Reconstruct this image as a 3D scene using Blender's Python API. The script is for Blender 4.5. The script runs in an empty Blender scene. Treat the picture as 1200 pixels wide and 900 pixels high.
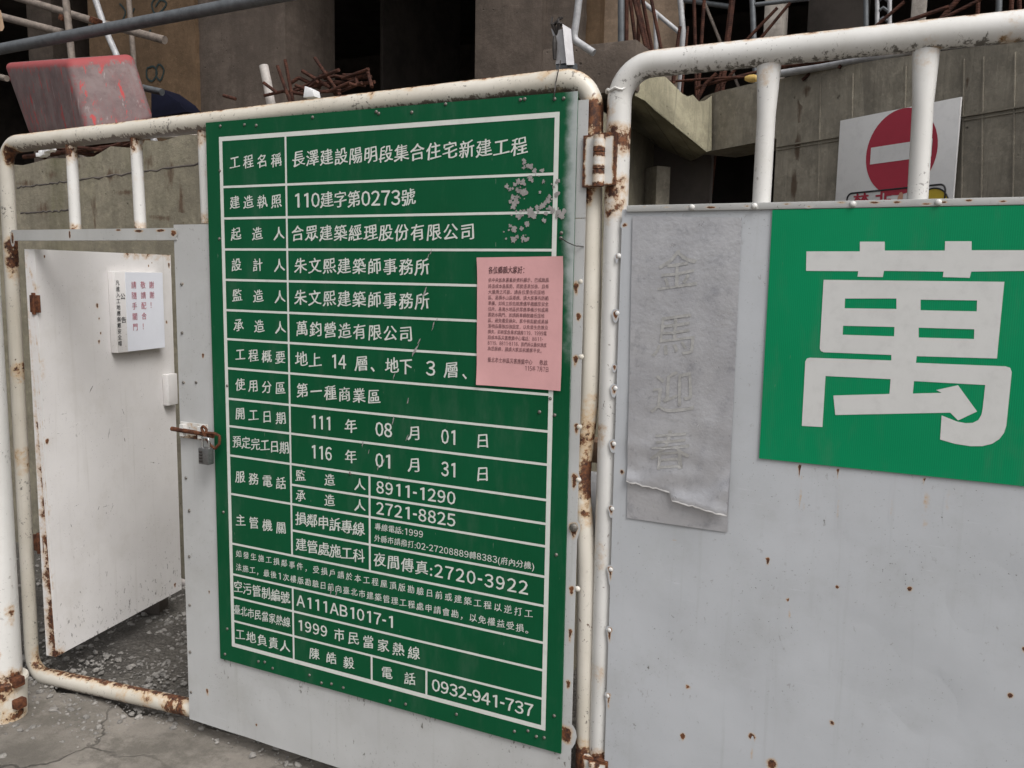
import bpy, bmesh, math, random
from mathutils import Vector, Matrix, noise as mnoise
from mathutils.geometry import tessellate_polygon
random.seed(7)
sc = bpy.context.scene
COL = sc.collection

# ------------------------------------------------------------------ camera, sky, sun, exposure
S = 0.894                      # metres per solved unit
CAM_H = 1.605
CAM_D = 2.269 * S              # distance of the camera in front of the gate plane (Y = 0)
FPX = 1000.0                   # focal length in pixels of the 1200 wide photograph
yaw, pitch, roll = (math.radians(a) for a in (-26.0, -7.2, 0.97))
FW = Vector((math.sin(yaw) * math.cos(pitch), math.cos(yaw) * math.cos(pitch), math.sin(pitch)))
r0 = Vector((math.cos(yaw), -math.sin(yaw), 0))
u0 = r0.cross(FW)
RI = r0 * math.cos(roll) + u0 * math.sin(roll)
UP = RI.cross(FW)
CAM = Vector((0, -CAM_D, CAM_H))
cd = bpy.data.cameras.new('camera')
cd.sensor_width = 36
cd.lens = FPX / 1200 * 36
cd.clip_start = 0.05
cd.clip_end = 500
cam = bpy.data.objects.new('camera', cd)
COL.objects.link(cam)
cam.matrix_world = Matrix(((RI.x, UP.x, -FW.x, CAM.x), (RI.y, UP.y, -FW.y, CAM.y), (RI.z, UP.z, -FW.z, CAM.z), (0, 0, 0, 1)))
sc.camera = cam

SUN_EL, SUN_AZ = math.radians(52), math.radians(122)   # high on the right, veiled by cloud
world = bpy.data.worlds.new('World')
sc.world = world
world.use_nodes = True
wn = world.node_tree
bg = wn.nodes['Background']
sky = wn.nodes.new('ShaderNodeTexSky')
sky.sky_type = 'NISHITA'
sky.sun_disc = False
sky.sun_elevation = SUN_EL
sky.sun_rotation = SUN_AZ
sky.air_density = 1.0
sky.dust_density = 6.0
sky.ozone_density = 0.6
hs = wn.nodes.new('ShaderNodeHueSaturation')
hs.inputs['Saturation'].default_value = 0.22           # an overcast sky is nearly colourless
wn.links.new(sky.outputs[0], hs.inputs['Color'])
wn.links.new(hs.outputs[0], bg.inputs['Color'])
bg.inputs['Strength'].default_value = 0.145
sl = bpy.data.lights.new('sun', 'SUN')
sl.energy = 1.35
sl.angle = math.radians(24)
sl.color = (1.0, 0.985, 0.965)
sun = bpy.data.objects.new('sun', sl)
COL.objects.link(sun)
sd = Vector((math.sin(SUN_AZ) * math.cos(SUN_EL), math.cos(SUN_AZ) * math.cos(SUN_EL), math.sin(SUN_EL)))
sun.rotation_euler = sd.to_track_quat('Z', 'Y').to_euler()
sun.location = (6, -4, 9)
sc.view_settings.view_transform = 'Standard'
sc.view_settings.look = 'None'
sc.view_settings.gamma = 1
sc.view_settings.use_curve_mapping = False
sc.view_settings.exposure = 0.16

# ------------------------------------------------------------------ measuring helpers
def ray(px, py):
    return RI * ((px - 600) / FPX) - UP * ((py - 450) / FPX) + FW

def at(px, py, Y=0.0):
    """point of the upright plane Y = const that the photograph shows at pixel px, py"""
    d = ray(px, py)
    return CAM + d * ((Y + CAM_D) / d.y)

def on(px, py, o, n):
    d = ray(px, py)
    return CAM + d * ((o - CAM).dot(n) / d.dot(n))

def gnd(px, py, z=0.0):
    d = ray(px, py)
    return CAM + d * ((z - CAM_H) / d.z)

def proj(p):
    v = p - CAM
    return 600 + FPX * v.dot(RI) / v.dot(FW), 450 - FPX * v.dot(UP) / v.dot(FW)

def atx(px, z, Y=0.0):
    """X on the plane Y = const at pixel column px and height z"""
    y = 450
    for _ in range(6):
        p = at(px, y, Y)
        y = proj(Vector((p.x, Y, z)))[1]
    return p.x

# ------------------------------------------------------------------ objects
def tag(o, label=None, cat=None, group=None, kind=None):
    if label: o['label'] = label
    if cat: o['category'] = cat
    if group: o['group'] = group
    if kind: o['kind'] = kind
    return o

def thing(name, loc, label, cat, group=None):
    o = bpy.data.objects.new(name, None)
    o.empty_display_size = 0.1
    COL.objects.link(o)
    o.location = loc
    return tag(o, label, cat, group)

def base_of(p):
    """world location of a thing that may itself be a part"""
    v = Vector((0, 0, 0))
    while p is not None:
        v += p.location
        p = p.parent
    return v

class MB:
    """collects faces in world coordinates; build() links them as ONE mesh object"""
    def __init__(self):
        self.v, self.f, self.m, self.r, self.d = [], [], [], [], []
    def vert(self, p, rust=0.0, dirt_or_glare=0.0):
        self.v.append(Vector(p)); self.r.append(rust); self.d.append(dirt_or_glare)
        return len(self.v) - 1
    def face(self, ids, m=0):
        self.f.append(tuple(ids)); self.m.append(m)
    def poly(self, pts, m=0):
        self.face([self.vert(p) for p in pts], m)
    def box(self, lo, hi, m=0, rot=None, pivot=None):
        c = [Vector((x, y, z)) for z in (lo[2], hi[2]) for y in (lo[1], hi[1]) for x in (lo[0], hi[0])]
        if rot is not None:
            pv = Vector(pivot) if pivot is not None else (Vector(lo) + Vector(hi)) / 2
            c = [pv + rot @ (p - pv) for p in c]
        i = [self.vert(p) for p in c]
        for q in ((0, 2, 3, 1), (4, 5, 7, 6), (0, 1, 5, 4), (2, 6, 7, 3), (0, 4, 6, 2), (1, 3, 7, 5)):
            self.face([i[k] for k in q], m)
    def hexa(self, b, t, m=0):
        """b, t: four bottom and four top corners, same order"""
        i = [self.vert(p) for p in list(b) + list(t)]
        n = len(b)
        self.face([i[k] for k in range(n)][::-1], m)
        self.face([i[n + k] for k in range(n)], m)
        for k in range(n):
            self.face([i[k], i[(k + 1) % n], i[n + (k + 1) % n], i[n + k]], m)
    def prism(self, pts, off, m=0):
        self.hexa([p for p in pts], [p + off for p in pts], m)
    def tube(self, pts, rad, seg=14, m=0, caps=True, attr=None, flat=None):
        """sweep along points; rad a number or a list; flat: list of width factors"""
        n = len(pts)
        rads = rad if isinstance(rad, (list, tuple)) else [rad] * n
        t = [((pts[min(k + 1, n - 1)]) - pts[max(k - 1, 0)]).normalized() for k in range(n)]
        a = Vector((0, 1, 0)) if abs(t[0].y) < 0.9 else Vector((1, 0, 0))
        nx = (a - t[0] * a.dot(t[0])).normalized()
        rings = []
        for k in range(n):
            nx = (nx - t[k] * nx.dot(t[k])).normalized()
            ny = t[k].cross(nx)
            ring = []
            fw = flat[k] if flat else 1.0
            for s in range(seg):
                an = 2 * math.pi * s / seg
                dv = nx * math.cos(an) / fw + ny * math.sin(an) * fw
                p = pts[k] + dv * rads[k]
                rr, dd = attr(p, dv) if attr else (0, 0)
                ring.append(self.vert(p, rr, dd))
            rings.append(ring)
        for k in range(n - 1):
            for s in range(seg):
                self.face((rings[k][s], rings[k][(s + 1) % seg], rings[k + 1][(s + 1) % seg], rings[k + 1][s]), m)
        if caps:
            self.face(rings[0][::-1], m)
            self.face(rings[-1], m)
    def spot(self, c, ux, uz, rx, rz, m=0, rust=1.0, drip=0.0, off=None, dirt_or_glare=0.0, seg=14):
        """an irregular weathered spot: finer faces a hair above a sheet, same material, with the wear given per vertex"""
        self.k = getattr(self, 'k', 0) + 1
        o = (off if off is not None else Vector((0, -1, 0))).normalized() * (0.00010 + 0.000002 * self.k)
        ci = self.vert(c + o, rust, dirt_or_glare)
        prev = [ci] * seg
        for ring, fr in ((0.4, 0.62), (0.75, 0.22), (1.0, 0.0)):
            cur = []
            for s in range(seg):
                an = 2 * math.pi * s / seg
                k = ring * (0.75 + 0.5 * random.random()) if ring < 0.7 else ring
                dz = math.sin(an) * rz
                if dz < 0: dz *= 1 + drip
                dx = math.cos(an) * rx * (1 if math.sin(an) > -0.3 else 1 / (1 + drip * 0.25))
                cur.append(self.vert(c + o + ux * dx * k + uz * dz * k, rust * fr, dirt_or_glare * fr))
            for s in range(seg):
                n = (s + 1) % seg
                if prev[0] == ci: self.face((ci, cur[s], cur[n]), m)
                else: self.face((prev[s], cur[s], cur[n], prev[n]), m)
            prev = cur
    def build(self, name, mats, parent=None, smooth=False, bevel=0.0, label=None, auto=40):
        if not isinstance(mats, (list, tuple)): mats = [mats]
        loc = base_of(parent) if parent else (sum(self.v, Vector()) / max(1, len(self.v)))
        if parent is None:
            loc = Vector((loc.x, loc.y, min(p.z for p in self.v)))
        me = bpy.data.meshes.new(name)
        me.from_pydata([p - loc for p in self.v], [], self.f)
        for mt in mats: me.materials.append(mt)
        me.polygons.foreach_set('material_index', self.m)
        for an, vals in (('rust', self.r), ('dirt_or_glare', self.d)):
            if any(vals):
                me.attributes.new(an, 'FLOAT', 'POINT').data.foreach_set('value', vals)
        bm = bmesh.new()
        bm.from_mesh(me)
        if bevel:
            ed = [e for e in bm.edges if len(e.link_faces) == 2 and e.calc_face_angle(0) > 0.6]
            bmesh.ops.bevel(bm, geom=ed, offset=bevel, segments=2, affect='EDGES', profile=0.6)
        if not self.open_sheet: bmesh.ops.recalc_face_normals(bm, faces=bm.faces)
        if smooth or bevel:
            for f in bm.faces: f.smooth = True
            for e in bm.edges:
                if len(e.link_faces) == 2 and e.calc_face_angle(0) > math.radians(auto): e.smooth = False
        bm.to_mesh(me)
        bm.free()
        o = bpy.data.objects.new(name, me)
        COL.objects.link(o)
        if parent:
            o.parent = parent
        else:
            o.location = loc
        if label: o['label'] = label
        return o
    open_sheet = False

def fillet(pts, r, step=0.02, seg=10):
    """polyline with rounded corners, resampled to about step"""
    out = [pts[0]]
    for k in range(1, len(pts) - 1):
        a, b, c = pts[k - 1], pts[k], pts[k + 1]
        u, w = (a - b).normalized(), (c - b).normalized()
        ang = u.angle(w)
        if ang > 3.05:
            out.append(b)
            continue
        rr = min(r, 0.49 * min((a - b).length, (c - b).length) * math.tan(ang / 2))
        t = rr / math.tan(ang / 2)
        ctr = b + (u + w).normalized() * (rr / math.sin(ang / 2))
        p0, p1 = b + u * t, b + w * t
        for i in range(seg + 1):
            q = p0.lerp(p1, i / seg)
            a0, a1 = (p0 - ctr), (p1 - ctr)
            th = a0.angle(a1)
            f = i / seg
            out.append(ctr + a0 * (math.sin((1 - f) * th) / math.sin(th)) + a1 * (math.sin(f * th) / math.sin(th)))
    out.append(pts[-1])
    res = [out[0]]
    for a, b in zip(out, out[1:]):
        n = max(1, int((b - a).length / step))
        for i in range(1, n + 1): res.append(a.lerp(b, i / n))
    return res

# ------------------------------------------------------------------ materials
class NT:
    def __init__(self, name):
        self.mat = bpy.data.materials.new(name)
        self.mat.use_nodes = True
        self.t = self.mat.node_tree
        self.b = self.t.nodes['Principled BSDF']
        self.tc = self.t.nodes.new('ShaderNodeTexCoord')
        self.co = self.tc.outputs['Object']
    def n(self, kind, **kw):
        x = self.t.nodes.new(kind)
        for k, v in kw.items(): setattr(x, k, v)
        return x
    def set(self, sock, v):
        if hasattr(v, 'is_output'): self.t.links.new(v, sock)
        else:
            if isinstance(v, (tuple, list)) and len(v) == 3 and sock.type == 'RGBA': v = (*v, 1)
            sock.default_value = v
    def scale(self, s, vec=None):
        m = self.n('ShaderNodeMapping')
        self.set(m.inputs['Vector'], vec or self.co)
        m.inputs['Scale'].default_value = s if isinstance(s, (tuple, list)) else (s, s, s)
        return m.outputs[0]
    def noise(self, s, detail=4, rough=0.6, vec=None, dist=0.0):
        x = self.n('ShaderNodeTexNoise')
        x.inputs['Scale'].default_value = 1
        x.inputs['Detail'].default_value = detail
        x.inputs['Roughness'].default_value = rough
        x.inputs['Distortion'].default_value = dist
        self.set(x.inputs['Vector'], self.scale(s, vec))
        return x.outputs[0]
    def voro(self, s, feature='F1', vec=None):
        x = self.n('ShaderNodeTexVoronoi', feature=feature)
        x.inputs['Scale'].default_value = 1
        self.set(x.inputs['Vector'], self.scale(s, vec))
        return x.outputs['Distance']
    def math(self, op, a, b=0.0, clamp=False):
        x = self.n('ShaderNodeMath', operation=op, use_clamp=clamp)
        self.set(x.inputs[0], a); self.set(x.inputs[1], b)
        return x.outputs[0]
    def step(self, v, lo, hi, a=0.0, b=1.0):
        x = self.n('ShaderNodeMapRange', interpolation_type='SMOOTHSTEP')
        self.set(x.inputs['Value'], v)
        x.inputs['From Min'].default_value = lo; x.inputs['From Max'].default_value = hi
        x.inputs['To Min'].default_value = a; x.inputs['To Max'].default_value = b
        return x.outputs[0]
    def mix(self, f, a, b, blend='MIX'):
        x = self.n('ShaderNodeMix', data_type='RGBA', blend_type=blend)
        self.set(x.inputs[0], f); self.set(x.inputs[6], a); self.set(x.inputs[7], b)
        return x.outputs[2]
    def attr(self, name):
        x = self.n('ShaderNodeAttribute', attribute_name=name)
        return x.outputs['Fac']
    def bump(self, h, strength=0.3, dist=0.01, normal=None):
        x = self.n('ShaderNodeBump')
        x.inputs['Strength'].default_value = strength
        x.inputs['Distance'].default_value = dist
        self.set(x.inputs['Height'], h)
        if normal: self.set(x.inputs['Normal'], normal)
        return x.outputs[0]
    def out(self, color, rough=0.5, normal=None, metal=0.0, spec=None):
        self.set(self.b.inputs['Base Color'], color)
        self.set(self.b.inputs['Roughness'], rough)
        self.set(self.b.inputs['Metallic'], metal)
        if normal: self.set(self.b.inputs['Normal'], normal)
        if spec is not None: self.b.inputs['Specular IOR Level'].default_value = spec
        return self.mat

RUST_D, RUST_O = (0.035, 0.012, 0.007), (0.17, 0.062, 0.022)

def painted(name, col, col2, rough=0.42, chips=0.5, dirtcol=(0.075, 0.066, 0.052), speck=0.62, rustfine=1.0, wav=0.0, rchip=0.3):
    """weathered oil paint on steel: rust where the vertex wear says, chips, specks, grime and faint runs"""
    k = NT(name)
    tone = k.step(k.noise(2.3, 5), 0.3, 0.7)
    c = k.mix(tone, col, col2)
    runs = k.step(k.noise((38, 38, 1.6), 4, 0.6), 0.56, 0.8, 0, 0.32)
    c = k.mix(runs, c, (col[0] * 0.62, col[1] * 0.60, col[2] * 0.55))
    smudge = k.step(k.noise(5, 7, 0.72), 0.48, 0.72, 0, 0.30)
    c = k.mix(smudge, c, (col[0] * 0.7, col[1] * 0.68, col[2] * 0.63))
    n1 = k.noise(95, 5, 0.65)
    n2 = k.noise(32, 6, 0.7)
    sp = k.step(k.math('ADD', k.math('MULTIPLY', n1, 0.6), k.math('MULTIPLY', k.noise(9, 3), 0.4)), speck, speck + 0.025)
    c = k.mix(k.math('MULTIPLY', sp, chips), c, (0.085, 0.075, 0.068))
    fs = k.math('MULTIPLY', k.step(k.noise(210, 2, 0.5), 0.70, 0.73), k.step(k.noise(4.5, 4), 0.42, 0.62, 0.1, 0.8))
    c = k.mix(fs, c, (0.09, 0.08, 0.072))
    scr = k.math('MULTIPLY', k.step(k.noise((9, 9, 160), 3, 0.55, dist=0.4), 0.70, 0.73), 0.22)
    c = k.mix(scr, c, (col[0] * 1.25, col[1] * 1.25, col[2] * 1.25))
    dirt_or_glare = k.attr('dirt_or_glare')
    dm = k.math('MULTIPLY', k.step(k.math('ADD', dirt_or_glare, k.math('MULTIPLY', k.math('SUBTRACT', k.noise((70, 70, 34), 5, 0.7), 0.5), 3.2)), 0.62, 0.86), k.step(dirt_or_glare, 0.02, 0.25))
    c = k.mix(k.math('MULTIPLY', dm, 0.85), c, dirtcol)
    rcm = k.math('MULTIPLY', k.step(k.noise((75, 75, 48), 4, 0.65, dist=0.3), 0.645, 0.665), k.step(k.noise(6.5, 5, 0.65), 0.46, 0.62))
    c = k.mix(k.math('MULTIPLY', rcm, rchip), c, (0.075, 0.032, 0.018))
    ra = k.attr('rust')
    rr = k.math('ADD', ra, k.math('MULTIPLY', k.math('SUBTRACT', n2, 0.5), 1.5 * rustfine))
    gate = k.step(ra, 0.02, 0.2)
    halo = k.math('MULTIPLY', k.step(rr, 0.12, 0.62, 0, 0.75), gate)
    c = k.mix(halo, c, (0.46, 0.27, 0.10))
    core = k.math('MULTIPLY', k.step(rr, 0.45, 0.58), gate)
    rc = k.mix(k.step(k.noise(70, 5, 0.7), 0.38, 0.66), RUST_D, RUST_O)
    c = k.mix(core, c, rc)
    ro = k.math('ADD', k.math('MULTIPLY', core, 0.4), k.step(k.noise(11, 5), 0.3, 0.7, rough - 0.08, rough + 0.12), True)
    h = k.math('ADD', k.math('MULTIPLY', n1, 0.35), k.math('MULTIPLY', k.math('MULTIPLY', core, n1), 1.6))
    h = k.math('SUBTRACT', h, k.math('MULTIPLY', sp, 0.6))
    nb = k.bump(h, 0.25, 0.002)
    if wav: nb = k.bump(k.noise(3.2, 3, 0.5), wav, 0.03, nb)
    return k.out(c, ro, nb)

def concrete(name, a, b, boards=None, scale=1.0, stain=0.5, green=0.0):
    k = NT(name)
    c = k.mix(k.step(k.noise(1.3 * scale, 6, 0.65), 0.3, 0.7), a, b)
    c = k.mix(k.step(k.noise(9 * scale, 7, 0.75), 0.42, 0.62, 0, 0.6), c, tuple(x * 0.5 for x in a))
    c = k.mix(k.step(k.noise(26 * scale, 6, 0.75), 0.50, 0.66, 0, 0.45), c, tuple(min(1, x * 1.6) for x in b))
    hj = k.n('ShaderNodeTexNoise'); hj.inputs['Scale'].default_value = 1.0; hj.inputs['Detail'].default_value = 5
    k.set(hj.inputs['Vector'], k.scale((0.6, 0.6, 11)))
    c = k.mix(k.step(hj.outputs[0], 0.56, 0.68, 0, 0.4), c, tuple(x * 0.55 for x in a))
    streak = k.step(k.noise((5, 5, 0.55), 6, 0.7), 0.47, 0.66, 0, stain)
    c = k.mix(streak, c, tuple(x * 0.38 for x in a))
    c = k.mix(k.step(k.noise((9, 9, 1.2), 5, 0.7), 0.6, 0.8, 0, stain * 0.6), c, tuple(min(1, x * 1.45) for x in b))
    if green:
        c = k.mix(k.step(k.noise((2.2, 2.2, 0.9), 5), 0.5, 0.7, 0, green), c, (0.085, 0.085, 0.035))
    c = k.mix(k.step(k.noise(3.1 * scale, 8, 0.75), 0.45, 0.62, 0, 0.55), c, tuple(x * 0.55 for x in a))
    c = k.mix(k.step(k.noise((70, 70, 3), 4, 0.7), 0.5, 0.75, 0, 0.4), c, tuple(x * 0.6 for x in a))
    pit = k.step(k.voro(22 * scale), 0.05, 0.13)
    pn = k.step(k.noise(6 * scale, 3), 0.5, 0.6)
    pit = k.math('SUBTRACT', 1.0, k.math('MULTIPLY', k.math('SUBTRACT', 1.0, pit), pn))
    c = k.mix(k.math('MULTIPLY', k.math('SUBTRACT', 1.0, pit), 0.7), c, tuple(x * 0.3 for x in a))
    ra = k.attr('rust')
    rm = k.math('MULTIPLY', k.step(k.math('ADD', ra, k.math('MULTIPLY', k.math('SUBTRACT', k.noise((30, 30, 7), 6, 0.75), 0.5), 1.6)), 0.35, 0.8, 0, 0.8), k.step(ra, 0.02, 0.3))
    c = k.mix(rm, c, (0.085, 0.05, 0.032))
    h = k.math('ADD', k.math('MULTIPLY', k.noise(40 * scale, 8, 0.75), 0.35), k.math('MULTIPLY', pit, 0.3))
    if boards:
        w = k.n('ShaderNodeTexWave', wave_type='BANDS', bands_direction='X', wave_profile='SAW')
        mp = k.n('ShaderNodeMapping')
        k.set(mp.inputs['Vector'], k.co)
        mp.inputs['Rotation'].default_value = (0, 0, boards[1])
        k.set(w.inputs['Vector'], mp.outputs[0])
        w.inputs['Scale'].default_value = boards[0]
        w.inputs['Distortion'].default_value = 0.6
        w.inputs['Detail Scale'].default_value = 0.8
        edge = k.step(w.outputs[1], 0.0, 0.07)
        h = k.math('ADD', h, k.math('MULTIPLY', edge, 0.5))
        h = k.math('ADD', h, k.math('MULTIPLY', k.noise((60, 60, 2.0), 4), 0.35))
        c = k.mix(k.math('MULTIPLY', k.math('SUBTRACT', 1.0, edge), 0.55), c, tuple(x * 0.45 for x in a))
    return k.out(c, 0.9, k.bump(h, 0.9, 0.016), spec=0.2)

def plain(name, col, rough=0.5, metal=0.0, var=0.25, ns=14, bump=0.1, spec=None):
    k = NT(name)
    c = k.mix(k.step(k.noise(ns, 6, 0.7), 0.35, 0.7, 0, 1), col, tuple(x * (1 - var) for x in col))
    return k.out(c, rough, k.bump(k.noise(ns * 6, 4), bump, 0.003), metal, spec)

M = {}
M['pipe'] = painted('cream_white_pipe_paint', (0.62, 0.585, 0.52), (0.50, 0.46, 0.385), 0.38, 0.8, dirtcol=(0.085, 0.055, 0.038), speck=0.60, rchip=0.95)
M['pipe_white'] = painted('white_pipe_paint', (0.68, 0.67, 0.65), (0.58, 0.57, 0.545), 0.34, 0.6, rchip=0.75)
M['panel'] = painted('grey_panel_paint', (0.45, 0.465, 0.49), (0.40, 0.415, 0.435), 0.40, 0.5, speck=0.66, wav=0.22)
M['panel_left'] = painted('warm_grey_panel_paint', (0.47, 0.475, 0.475), (0.41, 0.41, 0.405), 0.42, 0.45, speck=0.655, wav=0.22)
M['door'] = painted('white_door_paint', (0.72, 0.70, 0.69), (0.64, 0.62, 0.61), 0.40, 0.6, speck=0.65, wav=0.06)
M['rail'] = painted('grey_rail_paint', (0.46, 0.46, 0.45), (0.36, 0.36, 0.35), 0.45, 0.6)

def rust_mat():
    k = NT('rusty_steel')
    c = k.mix(k.step(k.noise(45, 6, 0.7), 0.35, 0.68), (0.045, 0.018, 0.012), (0.15, 0.058, 0.028))
    return k.out(c, 0.85, k.bump(k.noise(160, 4), 0.5, 0.003), spec=0.2)
M['rust'] = rust_mat()
def rebar_mat():
    k = NT('rusty_ribbed_rebar')
    c = k.mix(k.step(k.noise(28, 5, 0.7), 0.35, 0.7), (0.028, 0.012, 0.009), (0.085, 0.034, 0.022))
    w = k.n('ShaderNodeTexWave', wave_type='BANDS', bands_direction='Z')
    k.set(w.inputs['Vector'], k.co)
    w.inputs['Scale'].default_value = 34
    return k.out(c, 0.85, k.bump(w.outputs[1], 0.35, 0.002), spec=0.2)
M['rebar'] = rebar_mat()

def green_mat(name, a, b, scratch=0.5):
    k = NT(name)
    c = k.mix(k.step(k.noise(1.6, 4), 0.3, 0.7), a, b)
    # fine vertical flutes of the plastic sheet
    w = k.n('ShaderNodeTexWave', wave_type='BANDS', bands_direction='X')
    k.set(w.inputs['Vector'], k.co)
    w.inputs['Scale'].default_value = 75
    c = k.mix(k.math('MULTIPLY', w.outputs[1], 0.14), c, tuple(x * 1.9 for x in b))
    sm = k.step(k.noise((10, 10, 3.0), 7, 0.72), 0.48, 0.74, 0, 0.22)
    c = k.mix(sm, c, (0.09, 0.14, 0.11))
    sc_ = k.step(k.noise((120, 120, 14), 3, 0.6), 0.735, 0.76, 0, scratch)
    c = k.mix(sc_, c, (0.26, 0.29, 0.26))
    d = k.attr('dirt_or_glare')  # on the green board this carries the painted edge glare
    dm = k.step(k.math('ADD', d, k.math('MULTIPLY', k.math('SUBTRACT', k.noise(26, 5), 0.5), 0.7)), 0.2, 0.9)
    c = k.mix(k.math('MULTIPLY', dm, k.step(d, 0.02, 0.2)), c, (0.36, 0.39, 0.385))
    ro = k.step(k.noise(8, 5), 0.3, 0.7, 0.34, 0.5)
    h = k.math('ADD', k.math('MULTIPLY', w.outputs[1], 0.15), k.math('MULTIPLY', k.noise(6, 4), 1.2))
    return k.out(c, ro, k.bump(h, 0.12, 0.004), spec=0.12)
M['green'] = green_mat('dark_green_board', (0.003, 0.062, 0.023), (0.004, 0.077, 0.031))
M['green2'] = green_mat('bright_green_sheet', (0.002, 0.18, 0.072), (0.003, 0.21, 0.086), 0.25)

def letter_mat(name, col, worn=0.35):
    k = NT(name)
    c = k.mix(k.step(k.noise(30, 6, 0.7), 0.45, 0.75, 0, worn), col, tuple(x * 0.72 for x in col))
    c = k.mix(k.step(k.noise(5, 4), 0.45, 0.7, 0, 0.3), c, tuple(x * 0.82 for x in col))
    return k.out(c, 0.5, k.bump(k.noise(14, 4), 0.1, 0.004))
M['letter'] = letter_mat('white_lettering', (0.60, 0.62, 0.58))
M['letter_big'] = letter_mat('greyed_white_vinyl', (0.55, 0.55, 0.54))
M['ink'] = plain('dark_brown_ink', (0.13, 0.055, 0.06), 0.7)
M['ink_black'] = plain('black_ink', (0.02, 0.02, 0.022), 0.6)
M['ink_red'] = plain('pinkish_red_ink', (0.48, 0.16, 0.20), 0.6)
M['pink'] = plain('pink_paper', (0.62, 0.335, 0.335), 0.75, var=0.08, ns=9)
M['paper'] = plain('white_paper', (0.72, 0.74, 0.80), 0.6, var=0.05, ns=6)
M['peel'] = plain('bare_grey_patch', (0.30, 0.285, 0.275), 0.7, var=0.35, ns=60)
M['screw'] = plain('weathered_zinc_screw', (0.20, 0.185, 0.165), 0.5, 0.4, 0.6, 200)
M['steel'] = plain('galvanised_tube', (0.13, 0.14, 0.15), 0.5, 0.3, 0.35, 20)
M['steel_white'] = plain('whitewashed_tube', (0.42, 0.42, 0.43), 0.55, 0.1, 0.35, 22)
M['steel_tan'] = plain('muddy_scaffold_tube', (0.23, 0.19, 0.16), 0.7, 0.0, 0.5, 20)
M['alu'] = plain('dull_aluminium_plate', (0.46, 0.45, 0.46), 0.45, 0.4, 0.2, 20)
M['lock'] = plain('brushed_padlock_body', (0.20, 0.20, 0.20), 0.4, 0.7, 0.3, 120)
M['chrome'] = plain('shackle_steel', (0.55, 0.55, 0.55), 0.25, 0.9, 0.1, 30)
M['pvc'] = plain('dusty_white_plastic', (0.50, 0.46, 0.43), 0.6, 0, 0.3, 20)
M['yellow'] = plain('dirty_yellow_plastic', (0.50, 0.34, 0.10), 0.5, 0, 0.3, 40)
M['wood'] = plain('weathered_timber', (0.26, 0.16, 0.10), 0.8, 0, 0.45, 24)
M['plank'] = plain('pale_timber', (0.50, 0.34, 0.22), 0.8, 0, 0.3, 24)
M['tarp'] = plain('navy_tarpaulin', (0.006, 0.007, 0.018), 0.8, 0, 0.4, 6, 0.1, 0.1)
M['bag'] = plain('white_plastic_bag', (0.75, 0.75, 0.76), 0.4, 0, 0.15, 10)
M['wire'] = plain('black_iron_wire', (0.03, 0.025, 0.022), 0.6)
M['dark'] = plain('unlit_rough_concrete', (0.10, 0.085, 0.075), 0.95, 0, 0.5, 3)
M['black'] = plain('shade_black_concrete', (0.022, 0.018, 0.016), 0.95, 0, 0.5, 3)  # near-black colour stands in for the shade of the void
M['graffiti'] = plain('dark_teal_spray_paint', (0.012, 0.028, 0.028), 0.7)
M['red_sign'] = plain('faded_red_vinyl', (0.42, 0.022, 0.05), 0.45, 0, 0.12, 5)
M['white_sign'] = letter_mat('scuffed_white_board', (0.72, 0.71, 0.70))
M['sign_yellow'] = plain('yellow_print', (0.62, 0.44, 0.03), 0.5, 0, 0.1)
M['sign_skin'] = plain('peach_print', (0.62, 0.33, 0.22), 0.5, 0, 0.1)

M['wall_left'] = concrete('mossy_old_concrete', (0.29, 0.26, 0.20), (0.22, 0.20, 0.145), None, 1.0, 0.55, 0.6)
M['wall_right'] = concrete('board_marked_concrete', (0.36, 0.325, 0.265), (0.30, 0.27, 0.215), (0.9, -0.66), 1.0, 0.5, 0.25)
M['ramp'] = concrete('yellowish_board_marked_concrete', (0.42, 0.385, 0.275), (0.30, 0.275, 0.19), (3.2, 0.0), 1.3, 0.9, 0.4)
M['col_grey'] = concrete('grey_shuttered_concrete', (0.145, 0.116, 0.096), (0.10, 0.080, 0.066), None, 0.8, 0.4)
M['col_brown'] = concrete('brown_shuttered_concrete', (0.165, 0.108, 0.064), (0.12, 0.078, 0.048), None, 0.8, 0.35)
M['col_tan'] = concrete('tan_form_board', (0.36, 0.27, 0.195), (0.30, 0.22, 0.16), None, 0.7, 0.2)
M['col_pale'] = concrete('pale_concrete_post', (0.42, 0.38, 0.34), (0.34, 0.31, 0.28), None, 0.8, 0.35)

def silver_mat():
    k = NT('silver_grey_foil_paper')
    c = k.mix(k.step(k.noise(6, 5), 0.3, 0.7), (0.52, 0.52, 0.54), (0.43, 0.43, 0.455))
    c = k.mix(k.step(k.noise(22, 6, 0.75), 0.5, 0.72, 0, 0.5), c, (0.22, 0.22, 0.25))
    c = k.mix(k.step(k.noise(55, 4, 0.7), 0.6, 0.7, 0, 0.4), c, (0.25, 0.25, 0.28))
    h = k.math('ADD', k.math('MULTIPLY', k.noise(90, 4), 0.3), k.noise((5, 5, 9), 4, 0.5, dist=0.5))
    return k.out(c, k.step(k.noise(18, 4), 0.3, 0.7, 0.27, 0.46), k.bump(h, 0.28, 0.010), 0.5)
M['silver'] = silver_mat()
M['silver_letter'] = plain('faint_cream_characters', (0.49, 0.484, 0.475), 0.40, 0.4, 0.3, 60)
M['torn'] = plain('torn_paper_edge', (0.80, 0.79, 0.78), 0.7)

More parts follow.
